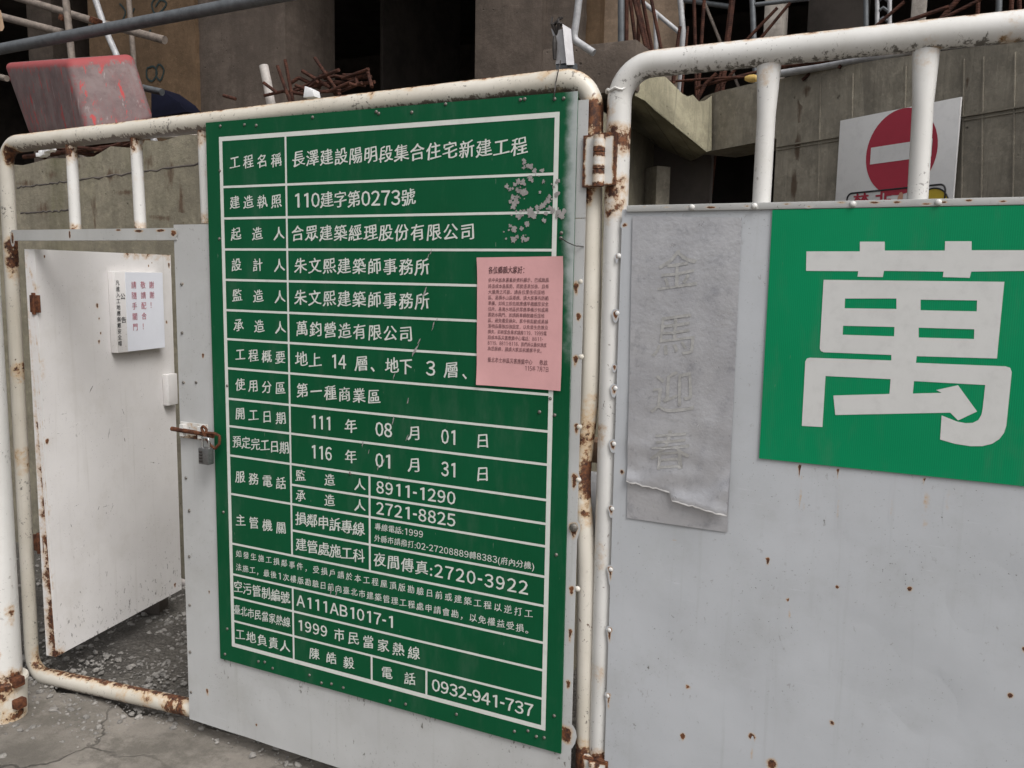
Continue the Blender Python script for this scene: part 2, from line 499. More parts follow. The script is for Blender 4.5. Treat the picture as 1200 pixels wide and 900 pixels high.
def red_tub_mat():
    k = NT('worn_red_paint')
    grey = k.mix(k.step(k.noise(5, 5), 0.3, 0.7), (0.19, 0.145, 0.142), (0.125, 0.085, 0.085))
    run = k.noise((16, 16, 1.7), 6, 0.7)
    c = k.mix(k.step(run, 0.46, 0.66, 0, 0.55), grey, (0.16, 0.075, 0.075))
    c = k.mix(k.step(k.noise(8, 7, 0.75), 0.45, 0.65, 0, 0.5), c, (0.085, 0.05, 0.05))
    c = k.mix(k.step(k.noise((24, 24, 3), 5, 0.75), 0.565, 0.625, 0, 0.85), c, (0.40, 0.03, 0.03))
    c = k.mix(k.step(k.noise((30, 30, 1.2), 4), 0.62, 0.72, 0, 0.5), c, (0.36, 0.32, 0.31))
    ra = k.attr('rust')
    em = k.step(k.math('ADD', ra, k.math('MULTIPLY', k.math('SUBTRACT', k.noise(16, 7, 0.75), 0.5), 1.5)), 0.35, 0.65)
    c = k.mix(k.math('MULTIPLY', em, k.step(ra, 0.02, 0.2)), c, (0.27, 0.05, 0.052))
    return k.out(c, 0.75, k.bump(k.noise(40, 5), 0.3, 0.004))
M['tub'] = red_tub_mat()

def pavement_mat():
    k = NT('worn_concrete_pavement')
    c = k.mix(k.step(k.noise(1.7, 6, 0.65), 0.32, 0.68), (0.26, 0.235, 0.205), (0.135, 0.122, 0.105))
    c = k.mix(k.step(k.noise(5, 7, 0.75), 0.44, 0.6, 0, 0.75), c, (0.11, 0.10, 0.085))
    c = k.mix(k.step(k.noise(38, 6, 0.75), 0.52, 0.7, 0, 0.5), c, (0.11, 0.10, 0.09))
    cr = k.n('ShaderNodeTexVoronoi', feature='DISTANCE_TO_EDGE')
    cr.inputs['Scale'].default_value = 1.15
    wv = k.n('ShaderNodeVectorMath', operation='ADD')
    nz = k.n('ShaderNodeTexNoise')
    nz.inputs['Scale'].default_value = 4
    nz.inputs['Detail'].default_value = 6
    sv = k.n('ShaderNodeVectorMath', operation='SCALE')
    k.set(nz.inputs['Vector'], k.co)
    k.set(sv.inputs[0], nz.outputs['Color']); sv.inputs['Scale'].default_value = 0.35
    k.set(wv.inputs[0], k.co); k.set(wv.inputs[1], sv.outputs[0])
    k.set(cr.inputs['Vector'], wv.outputs[0])
    crack = k.math('SUBTRACT', 1.0, k.step(cr.outputs['Distance'], 0.002, 0.011))
    crack = k.math('MULTIPLY', crack, k.step(k.noise(1.1, 3), 0.46, 0.6))
    c = k.mix(k.math('MULTIPLY', crack, 0.7), c, (0.05, 0.045, 0.04))
    h = k.math('SUBTRACT', k.math('ADD', k.noise(30, 8, 0.75), k.math('MULTIPLY', k.noise(5, 6), 1.2)), crack)
    return k.out(c, 0.88, k.bump(h, 0.6, 0.012), spec=0.3)
M['pavement'] = pavement_mat()
def soil_mat():
    k = NT('gravelly_soil')
    c = k.mix(k.step(k.noise(3, 7, 0.7), 0.35, 0.65), (0.15, 0.138, 0.122), (0.085, 0.078, 0.07))
    v = k.n('ShaderNodeTexVoronoi')
    v.inputs['Scale'].default_value = 60
    k.set(v.inputs['Vector'], k.co)
    c = k.mix(k.step(v.outputs['Distance'], 0.1, 0.5, 0.4, 0), c, (0.22, 0.205, 0.19))
    h = k.math('SUBTRACT', k.noise(35, 8, 0.8), k.math('MULTIPLY', v.outputs['Distance'], 0.8))
    return k.out(c, 0.95, k.bump(h, 0.9, 0.02), spec=0.2)
M['soil'] = soil_mat()
M['stone'] = plain('grey_crushed_stone', (0.27, 0.255, 0.235), 0.9, 0, 0.55, 30)

# ------------------------------------------------------------------ the setting
def ground():
    m = MB()
    m.open_sheet = True
    n = 90
    # fine patch inside the opening, in one sheet with the far ground
    xs = [-120, -40, -12] + [-6 + i * 0.08 for i in range(n)] + [4, 12, 40, 120]
    ys = [-120, -40, -12, -4] + [-1 + i * 0.08 for i in range(40)] + [4, 12, 40, 120]
    idx = {}
    for j, y in enumerate(ys):
        for i, x in enumerate(xs):
            z = -0.03
            if -5.8 < x < 1 and -0.9 < y < 2.1:
                z += 0.02 * mnoise.fractal(Vector((x * 3, y * 3, 0)), 1.0, 2.0, 4) + 0.025 * max(0, min(1, (y - 0.05) / 0.3))
            idx[i, j] = m.vert((x, y, z))
    for j in range(len(ys) - 1):
        for i in range(len(xs) - 1):
            m.face((idx[i, j], idx[i + 1, j], idx[i + 1, j + 1], idx[i, j + 1]))
    tag(m.build('ground', M['soil'], smooth=True), kind='structure')
    # concrete pavement outside the gate with a broken inner edge
    p = MB()
    p.open_sheet = True
    nx = 140
    rows = []
    for i in range(nx + 1):
        x = -9 + i * 0.1
        edge = 0.10 + 0.10 * mnoise.fractal(Vector((x * 2.1, 3.3, 0)), 1.0, 2.0, 4)
        if x < -2.45: edge -= 0.12
        col = []
        for y in (-60, -8, -2.5, -1.2, -0.8, -0.5, -0.3, -0.15, 0.0):
            yy = y if y < -0.1 else edge - 0.05
            z = 0.0 + (0.008 * mnoise.noise(Vector((x * 1.7, yy * 1.7, 5))) if y > -3 else 0)
            col.append(p.vert((x, yy, z)))
        col.append(p.vert((x, edge, -0.004)))
        col.append(p.vert((x, edge + 0.02, -0.06)))
        rows.append(col)
    for i in range(nx):
        for j in range(len(rows[0]) - 1):
            p.face((rows[i][j], rows[i + 1][j], rows[i + 1][j + 1], rows[i][j + 1]))
    tag(p.build('pavement', M['pavement'], smooth=True), kind='structure')
    # loose crushed stone behind and under the gate
    g = MB()
    tmpl = bmesh.new()
    bmesh.ops.create_icosphere(tmpl, subdivisions=1, radius=1)
    tv = [v.co.copy() for v in tmpl.verts]
    tf = [[v.index for v in f.verts] for f in tmpl.faces]
    tmpl.free()
    rnd = random.Random(3)
    for k in range(5200):
        x = rnd.uniform(-4.6, -1.2) if k % 3 else rnd.uniform(-3.4, -2.3)
        y = rnd.uniform(0.0, 1.25) if k % 5 else rnd.gauss(-0.02, 0.14)
        if y < 0 and (x > -2.45 or y < -0.4): continue
        r = rnd.choice((0.003, 0.003, 0.004, 0.004, 0.005, 0.005, 0.006, 0.008, 0.013))
        z = (-0.006 if y > 0.12 else 0.0) + r * 0.3
        rot = Matrix.Rotation(rnd.uniform(0, 6), 3, Vector((rnd.random(), rnd.random(), rnd.random() + 0.1)).normalized())
        sx, sy, sz = rnd.uniform(0.7, 1.3), rnd.uniform(0.7, 1.3), rnd.uniform(0.45, 0.9)
        ids = []
        for v in tv:
            q = rot @ v
            w = 1 + rnd.uniform(-0.2, 0.2)
            ids.append(g.vert((x + q.x * r * sx * w, y + q.y * r * sy * w, z + q.z * r * sz * w)))
        for f in tf: g.face([ids[a] for a in f])
    tag(g.build('gravel', M['stone']), kind='stuff')
ground()

# ---- unfinished building behind: floor slab, columns, ceiling, dark rear
YB = 3.1
SLAB = 2.16
bld = thing('unfinished_building', (-1.5, 4.5, 0), 'bare concrete building shell under construction, dark inside, behind both gate leaves', 'building')
def slab(name, lo, hi, mat):
    m = MB(); m.box(lo, hi); return m.build(name, mat, bld, bevel=0.01)
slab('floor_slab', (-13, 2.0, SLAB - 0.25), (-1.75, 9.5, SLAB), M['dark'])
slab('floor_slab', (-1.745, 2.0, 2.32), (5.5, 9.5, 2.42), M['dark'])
slab('dark_void_backing', (-1.9, 2.6, -0.1), (1.6, 2.7, 2.315), M['black'])  # added to close the opening, its shade put into the colour
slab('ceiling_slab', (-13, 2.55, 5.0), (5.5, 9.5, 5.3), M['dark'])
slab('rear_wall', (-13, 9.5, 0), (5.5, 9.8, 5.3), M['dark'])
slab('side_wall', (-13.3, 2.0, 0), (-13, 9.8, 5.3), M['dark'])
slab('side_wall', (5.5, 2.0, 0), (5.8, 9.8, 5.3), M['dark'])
def column(x0, x1, mat, Y=YB, depth=0.6, jag=False, yb=60):
    """column whose front shows between pixel columns x0 and x1"""
    a, b = at(x0, yb, Y).x, at(x1, yb, Y).x
    SLAB = 2.16 if x0 < 650 else 2.421
    m = MB()
    zs = [SLAB + (5.0 - SLAB) * i / 40 for i in range(41)]
    if jag:
        rows = []
        for z in zs:
            e = 0.014 * mnoise.fractal(Vector((x0, 0, z * 14)), 1.0, 2.0, 4)
            rows.append([m.vert(p) for p in ((a, Y, z), (b + e, Y, z), (b + e, Y + depth, z), (a, Y + depth, z))])
        for r, q in zip(rows, rows[1:]):
            for i in range(4): m.face((r[i], r[(i + 1) % 4], q[(i + 1) % 4], q[i]))
        m.face(rows[0][::-1]); m.face(rows[-1])
    else:
        m.box((a, Y, SLAB), (b, Y + depth, 5.0))
    return m.build('column', mat, bld, bevel=0 if jag else 0.012)
column(33, 62, M['col_grey'], YB + 0.5, 0.4)
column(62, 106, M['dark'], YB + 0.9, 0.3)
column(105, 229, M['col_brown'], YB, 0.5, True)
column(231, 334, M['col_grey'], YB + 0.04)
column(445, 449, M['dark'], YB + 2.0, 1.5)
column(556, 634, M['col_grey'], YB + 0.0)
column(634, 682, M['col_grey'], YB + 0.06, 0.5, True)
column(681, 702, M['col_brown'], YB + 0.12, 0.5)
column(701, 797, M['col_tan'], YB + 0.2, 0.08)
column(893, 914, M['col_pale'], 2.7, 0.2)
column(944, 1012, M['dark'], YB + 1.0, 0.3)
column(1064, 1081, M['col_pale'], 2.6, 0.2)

# spray paint scrawls on the brown column
def ribbon(px, Y, w):
    m = MB()
    pts = [at(x, y, Y) for x, y in px]
    path = []
    for k in range(len(pts) - 1):
        p0, p1, p2, p3 = pts[max(k - 1, 0)], pts[k], pts[k + 1], pts[min(k + 2, len(pts) - 1)]
        for i in range(6):
            t = i / 6
            path.append(0.5 * ((2 * p1) + (p2 - p0) * t + (2 * p0 - 5 * p1 + 4 * p2 - p3) * t * t + (3 * p1 - p0 - 3 * p2 + p3) * t ** 3))
    m.tube(path, w, 6)
    for i, v in enumerate(m.v): m.v[i] = Vector((v.x, Y + (v.y - Y) * 0.12, v.z))
    return m
for px in ([(182, 8), (188, 0), (195, 4), (190, 12), (183, 18)], [(186, 20), (180, 14), (178, 4), (184, -4)], [(140, 4), (147, 14), (143, 26), (152, 20), (158, 8)],
           [(172, 80), (180, 78), (184, 86), (178, 95), (172, 90), (172, 80)], [(187, 75), (192, 82), (188, 94), (183, 88), (184, 78), (187, 75)], [(160, 30), (168, 42), (178, 34)]):
    ribbon(px, YB - 0.004, 0.009).build('graffiti', M['graffiti'], bld)

# ---- old retaining wall on the left, broken top
def left_wall():
    m = MB()
    Y0, Y1 = 1.08, 2.0
    top = [(-120, 205), (0, 194), (27, 191), (60, 187), (83, 186), (110, 181), (130, 174), (150, 172), (162, 178), (170, 167), (190, 163), (215, 158), (230, 160), (250, 150), (420, 140), (560, 130), (690, 118)]
    P = [at(x, y, Y0) for x, y in top]
    P = [Vector((p.x, Y0, p.z + 0.012 * math.sin(i * 2.3))) for i, p in enumerate(P)]
    f0 = [m.vert((p.x, Y0, -0.08)) for p in P]; f1 = [m.vert(p) for p in P]
    b1 = [m.vert((p.x, Y1, p.z - 0.02)) for p in P]; b0 = [m.vert((p.x, Y1, -0.08)) for p in P]
    for i in range(len(P) - 1):
        m.face((f0[i], f0[i + 1], f1[i + 1], f1[i])); m.face((f1[i], f1[i + 1], b1[i + 1], b1[i])); m.face((b1[i], b1[i + 1], b0[i + 1], b0[i]))
    m.face((f0[0], f1[0], b1[0], b0[0])); m.face((f0[-1], b0[-1], b1[-1], f1[-1]))
    # horizontal lift lines: rough lips of set mortar
    for y0, y1, a, b in ((220, 212, 20, 84), (212, 190, 84, 250), (250, 246, 24, 85)):
        pa, pb = at(a, y0, Y0), at(b, y1, Y0)
        pts = [pa.lerp(pb, i / 24) + Vector((0, 0.003, 0.012 * mnoise.noise(Vector((i * 0.7, a, 0))))) for i in range(25)]
        m.tube(pts, [0.006 + 0.004 * mnoise.noise(Vector((i * 0.9, 1, b))) for i in range(25)], 6, 1)
    for x, y, rx, rz in ((200, 205, .10, .16), (212, 240, .06, .2), (130, 205, .12, .06), (60, 205, .1, .05), (110, 240, .05, .16), (30, 215, .2, .04), (150, 225, .25, .03), (236, 180, .05, .1), (50, 245, .12, .08), (175, 190, .07, .08), (90, 195, .16, .03), (190, 255, .2, .03)):
        m.spot(at(x, y, Y0), Vector((1, 0, 0)), Vector((0, 0, 1)), rx, rz, 0, 0.75, 0.3)
    return tag(m.build('retaining_wall', [M['wall_left'], M['dark']]), 'mossy grey concrete retaining wall with broken top, seen between bars over the open door', 'wall')
left_wall()

# ---- right hand wall, running back to a corner, with an opening under its lintel
WD = Vector((0.79, -0.613, 0)).normalized()
WN = Vector((-WD.y, WD.x, 0)) * -1            # towards the camera
if WN.y > 0: WN = -WN
WO = at(830, 140, 1.75)
def rw(px, py): return on(px, py, WO, WN)
def right_wall():
    m = MB()
    top = [(819, 119), (826, 113), (833, 110), (846, 106), (860, 103), (876, 99), (892, 96), (917, 92), (935, 87), (950, 84), (975, 79), (1000, 75), (1030, 70), (1060, 66), (1100, 60), (1150, 54), (1200, 47), (1300, 33), (1420, 15)]
    T = [rw(x, y) for x, y in top]
    x_end = T[-1]
    zl = rw(870, 172).z
    zr = -0.05
    back = WN * -0.22
    # lintel over the opening, then the full wall
    k = 7
    a0 = rw(828, 178); a1 = rw(908, 168)
    T0 = T[:k + 1]
    xo = rw(908, 200)
    lint = [Vector((T[0].x, T[0].y, a0.z)), Vector((xo.x, xo.y, a0.z))]
    split = rw(908, 94)
    up = [lint[0], lint[1], Vector((xo.x, xo.y, split.z))] + [t for t in reversed(T[:7])]
    m.prism(up, back)
    low = [Vector((xo.x, xo.y, zr)), Vector((x_end.x, x_end.y, zr))] + [t for t in reversed(T[7:])] + [Vector((xo.x, xo.y, split.z))]
    m.prism(low, back)
    # a raised lift joint and shuttering ridges
    def strip(pa, pb, w, d):
        u = (pb - pa).normalized(); n = u.cross(WN).normalized() * w
        m.hexa([pa - n + WN * -0.01, pb - n + WN * -0.01, pb + n + WN * -0.01, pa + n + WN * -0.01], [pa - n * 0.4 + WN * d, pb - n * 0.4 + WN * d, pb + n * 0.4 + WN * d, pa + n * 0.4 + WN * d])
    strip(rw(911, 172), rw(1290, 110), 0.006, 0.007)
    strip(rw(911, 176), rw(1290, 116), 0.003, 0.004)
    for x in (962, 1000, 1062, 1130, 1153, 1190):
        strip(rw(x, 60 + (1200 - x) * 0.13), rw(x - 3, 240), 0.004, 0.004)
    ux = WD; uz = Vector((0, 0, 1))
    for (x, y, rx, rz, dr) in ((938, 120, 0.035, 0.06, 3.0), (935, 175, 0.03, 0.10, 1.2), (931, 215, 0.035, 0.09, 0.6), (944, 105, 0.05, 0.03, 1.0), (1134, 94, 0.012, 0.02, 1.5)):
        m.spot(rw(x, y), ux, uz, rx, rz, 0, 0.95, dr, WN * 0.001)
    return tag(m.build('concrete_wall', M['wall_right']), 'tall board-marked concrete wall with a brown rust streak and dark opening, behind the right gate leaf', 'wall')
right_wall()

# ---- sloping beam with the yellowish face and the block at its head
def ramp_beam():
    t = thing('sloping_beam', at(790, 130, 1.5), 'yellowish broken concrete beam sloping down to the wall corner beside the bent white pipe', 'beam')
    m = MB()
    px = [(744, 112), (756, 118), (767, 129), (828, 178), (834, 176), (834, 112), (826, 118), (819, 119), (812, 111), (806, 113), (800, 110), (790, 100), (781, 91), (770, 84), (744, 84)]
    pts = [at(x, y, 1.30 + (x - 744) / 90 * 0.40) for x, y in px]
    m.prism(pts, Vector((-0.22, 0.42, 0)))
    m.build('beam', M['ramp'], t)
    b = MB()
    lo, hi = at(640, 118, 1.32), at(751, 49, 1.32)
    b.box((lo.x, 1.27, lo.z), (hi.x, 1.85, hi.z))
    b.build('end_block', M['col_grey'], t, bevel=0.012)
    w_ = MB()
    w_.box((at(690, 200, 1.96).x, 1.93, 1.7), (at(834, 200, 1.96).x, 1.99, at(790, 138, 1.96).z))
    w_.build('dark_filler', M['dark'], t)  # dark filler added to cover a bright gap in the shaded void
    p = MB()
    x0, x1 = at(738, 200, 2.2).x, at(772, 200, 1.75).x
    x2 = at(787, 200, 1.80).x
    p.hexa([Vector((x1 - 0.3, 2.05, -0.05)), Vector((x1, 1.72, -0.05)), Vector((x2, 1.78, -0.05)), Vector((x2 - 0.2, 2.1, -0.05))],
           [Vector((x1 - 0.3, 2.05, 2.1)), Vector((x1, 1.72, 2.1)), Vector((x2, 1.78, 2.1)), Vector((x2 - 0.2, 2.1, 2.1))])
    p.build('support_pillar', M['wall_right'], t)
    return t
ramp_beam()

# ------------------------------------------------------------------ wear given per vertex on pipes
def wear(spots, under=0.0, topr=0.0):
    """spots: (centre, radius, strength, drip length below)"""
    def f(p, dv):
        r = 0.0
        for c, rad, st, dr in spots:
            d = p - c
            if abs(d.x) > rad * 3 and abs(d.x) > 0.1: continue
            dz = d.z
            if dz < 0 and dr: dz = dz / (1 + dr)
            q = math.sqrt(d.x * d.x + d.y * d.y * 0.5 + dz * dz) / rad
            if q < 1: r = max(r, st * (1 - q) ** 0.6)
        di = 0.0
        if under and dv.z < -0.2: di = under * min(1, (-dv.z - 0.2) / 0.8)
        if topr and dv.z > 0.55: r = max(r, topr * (dv.z - 0.55) / 0.45)
        return r, di
    return f

YP = 0.034     # pipe centre behind the sheet plane
RP = 0.0315
# ------------------------------------------------------------------ left gate leaf
left = thing('gate_leaf', at(440, 895, 0.03), 'left gate leaf of rusty cream pipe with an open wicket door and grey sheet', 'gate')
def P(x, y): return at(x, y, YP)
def radii(pts, thin=0.0065):
    out = []
    for k in range(len(pts)):
        t = (pts[min(k + 1, len(pts) - 1)] - pts[max(k - 1, 0)]).normalized()
        out.append(RP - thin * min(1, abs(t.z) * 1.1))
    return out
def left_frame():
    pts = [P(690, 912), P(695.5, 200), P(697, 93), P(9, 169.5), P(12, 230), P(36, 787), P(222, 833)]
    zd = P(688, 565).z
    TR, TL = P(696, 92), P(6, 170)
    path = [P(685, 905), TR, TL, P(38.5, 789), P(232, 831)]
    w = wear([(P(697, 133), 0.05, 1.0, 1.2), (P(692, 185), 0.055, 0.9, 0.5), (P(690, 215), 0.04, 0.85, 1), (P(689, 500), 0.035, 0.8, 3), (P(688, 545), 0.03, 1.0, 4), (P(690, 500), 0.02, 1.0, 6), (P(686, 600), 0.03, 0.8, 1), (P(692, 470), 0.03, 0.7, 2),
              (P(684, 690), 0.02, 0.6, 1), (P(684, 885), 0.07, 0.9, 0), (P(660, 100), 0.022, 0.95, 0.4), (P(258, 130), 0.018, 0.9, 0.5), (P(252, 128), 0.03, 0.6, 0.5),
              (P(18, 182), 0.05, 1.1, 0.4), (P(20, 288), 0.055, 0.9, 2.0), (P(14, 360), 0.02, 0.7, 2), (P(22, 430), 0.025, 0.8, 2), (P(26, 530), 0.03, 0.75, 3), (P(44, 640), 0.03, 0.8, 2), (P(46, 700), 0.03, 0.8, 4), (P(48, 768), 0.05, 0.8, 0.5),
              (P(150, 150), 0.022, 0.8, 0.5), (P(205, 824), 0.055, 0.92, 0), (P(216, 830), 0.05, 1.1, 0), (P(178, 816), 0.05, 0.62, 0), (P(150, 812), 0.045, 0.5, 0), (P(115, 800), 0.04, 0.42, 0), (P(440, 112), 0.03, 0.65, 0.5), (P(540, 100), 0.02, 0.7, 0.5), (P(395, 112), 0.02, 0.6, 1),
              (P(486, 96), 0.05, 0.45, 0), (P(360, 108), 0.05, 0.45, 0), (P(300, 118), 0.04, 0.4, 0), (P(640, 96), 0.05, 0.35, 0)], 1.5, 0.62)
    m = MB()
    pts = fillet(path, 0.075, 0.014)
    pts = [p + Vector((-0.020 * math.exp(-((p.z - zd) / 0.15) ** 2), 0, 0)) if p.x > TR.x - 0.1 else p for p in pts]
    m.tube(pts, radii(pts), 22, attr=w)
    return m.build('frame', M['pipe'], left, smooth=True)
left_frame()
def bar(pt, pb, rt, rb, parent, mat, spots=()):
    m = MB()
    n = 24
    pts = [pt.lerp(pb, i / n) for i in range(n + 1)]
    fl = [1.0 + 0.32 * max(0, 1 - i / 9) * (rt > rb) for i in range(n + 1)]
    m.tube(pts, [rb] * (n + 1), 16, attr=wear(list(spots)), flat=fl)
    return m.build('bar', mat, parent, smooth=True)
for (xt, yt, xb, yb) in ((83, 160, 89, 274), (158.5, 150, 165, 272), (238, 140, 243, 262)):
    pt, pb = P(xt, yt), P(xb, yb)
    bar(pt, pb, 0.019, 0.019, left, M['pipe_white'], [(P(xt, yt + 10), 0.035, 0.85, 1.5), (P(xb, yb - 6), 0.03, 0.7, 0.5), (P(xt + 4, yt + 60), 0.02, 0.4, 1)])
# flat rail over the wicket opening
def rail():
    m = MB()
    a, b = at(15, 280, 0), at(207, 269.5, 0)
    z0, z1 = (a.z + b.z) / 2 - 0.019, (a.z + b.z) / 2 + 0.019
    N = 30
    for lo, hi, y in ((z0, z1, -0.004),):
        for i in range(N):
            x0, x1 = a.x + (b.x - a.x) * i / N, a.x + (b.x - a.x) * (i + 1) / N
            m.box((x0, y, lo), (x1, 0.03, hi)) if False else None
    m.box((a.x, -0.004, z0), (b.x, 0.03, z1))
    ux, uz = Vector((1, 0, 0)), Vector((0, 0, 1))
    for x, y, rx, rz in ((16, 282, 0.012, 0.03), (83, 277, 0.008, 0.02), (163, 266, 0.03, 0.008), (190, 264, 0.03, 0.008), (204, 267, 0.02, 0.016), (140, 268, 0.02, 0.005)):
        m.spot(Vector((at(x, y, 0).x, -0.004, min(z1 - rz, max(z0 + rz, at(x, y, 0).z)))), ux, uz, rx, rz)
    return m.build('rail', M['rail'], left)
rail()
ZB = at(300, 868, 0).z
UX, UZ = Vector((1, 0, 0)), Vector((0, 0, 1))
def sheet(m, x0, x1, z0, z1, y=0.0, th=0.0025, nx=1, nz=1, attr=None):
    g = [[m.vert((x0 + (x1 - x0) * i / nx, y, z0 + (z1 - z0) * j / nz), *(attr(x0 + (x1 - x0) * i / nx, z0 + (z1 - z0) * j / nz) if attr else (0, 0))) for i in range(nx + 1)] for j in range(nz + 1)]
    for j in range(nz):
        for i in range(nx):
            m.face((g[j][i], g[j][i + 1], g[j + 1][i + 1], g[j + 1][i]))
    bk = [m.vert((x, y + th, z)) for x, z in ((x0, z0), (x1, z0), (x1, z1), (x0, z1))]
    m.face(bk[::-1])
    rim_b = [g[0][i] for i in range(nx + 1)]; rim_t = [g[nz][i] for i in range(nx + 1)]
    m.face([bk[0], bk[1]] + rim_b[::-1]); m.face(rim_t + [bk[2], bk[3]])
    m.face([bk[0]] + [g[j][0] for j in range(nz + 1)] + [bk[3]]); m.face([g[j][nx] for j in range(nz + 1)] + [bk[2], bk[1]])
XL = at(213, 560, 0).x          # left edge of the left sheet
XR = atx(681.5, 1.4)            # right edge
SX0, SX1 = atx(247, 1.7), atx(664.5, 0.9)
SZ0, SZ1 = at(262, 771, 0).z, at(460, 126, 0).z
def left_panel():
    m = MB()
    zt = at(226, 263, 0).z
    def dirt_or_glare(x, z):
        d = 0.0
        if z < 0.30: d = max(0, 0.42 - abs(z - 0.10) * 2.0) * (0.5 + 0.5 * mnoise.noise(Vector((x * 3, z * 3, 2))))
        if x > XR - 0.05 and z < 0.35: d = max(d, 0.8 - (z - 0.05) * 1.5)
        if SX0 < x < SX1 and SZ0 - 0.09 < z < SZ0: d = max(d, 0.40 + 0.5 * mnoise.noise(Vector((x * 9, 0, 0))) - (SZ0 - z) * 6)
        return 0.0, max(0.0, d)
    sheet(m, XL, XR, ZB, zt, 0, 0.0025, 70, 80, dirt_or_glare)
    sheet(m, SX0 + 0.02, XR, zt + 0.002, SZ1 - 0.02, 0, 0.0025)
    for x, y, r, dr in ((214, 333, .006, 0), (213, 390, .005, 0), (238, 416, .009, 0.6), (216, 448, .004, 0), (222, 598, .006, 0), (222, 652, .005, 0), (245, 693, .006, 1), (243, 810, .012, 0.6), (300, 850, .007, 0), (222, 764, .006, 0),
                        (675, 335, .014, 1.2), (674, 420, .014, 1.0), (673, 560, .016, 1.2), (672, 618, .02, 0.8), (670, 690, .012, 1), (668, 740, .012, 2), (666, 800, .012, 1), (664, 860, .03, 0.3), (676, 500, .012, 1), (678, 370, .012, 1)):
        m.spot(at(x, y, 0), UX, UZ, r, r * 1.2, 0, 1.0, dr)
    LEFT_MB.append(m)
LEFT_MB = []
left_panel()
def rivet(p, r, parent, mat, nrm=Vector((0, -1, 0)), name='rivet'):
    m = MB()
    a = Vector((0, 0, 1)); b = nrm.cross(a).normalized()
    rings = []
    for k, (rr, h) in enumerate(((1, 0), (1, 0.25), (0.72, 0.6), (0.3, 0.75))):
        rings.append([m.vert(p + nrm * (h * r) + (a * math.cos(t * math.pi / 4) + b * math.sin(t * math.pi / 4)) * r * rr) for t in range(8)])
    for q, s in zip(rings, rings[1:]):
        for t in range(8): m.face((q[t], q[(t + 1) % 8], s[(t + 1) % 8], s[t]))
    m.face(rings[-1])
    return m.build(name, mat, parent, smooth=True)
for x, y in ((213, 333), (213.5, 390), (215, 448), (218, 560), (222, 598.6), (222, 652), (222.5, 709), (223, 764), (224, 811), (230, 448)):
    rivet(at(x, y, 0), 0.0055, left, M['screw'])
# weld beads along the right pipe
for x, y in ((681, 330), (681, 418), (679, 500), (678, 562), (677, 690)):
    rivet(at(x, y, 0.004), 0.008, left, M['pipe'], name='weld_bead')
m = MB()
rngq = random.Random(5)
bolt_c = at(672.5, 618, 0)
rivet(bolt_c, 0.012, left, M['screw'], name='bolt')

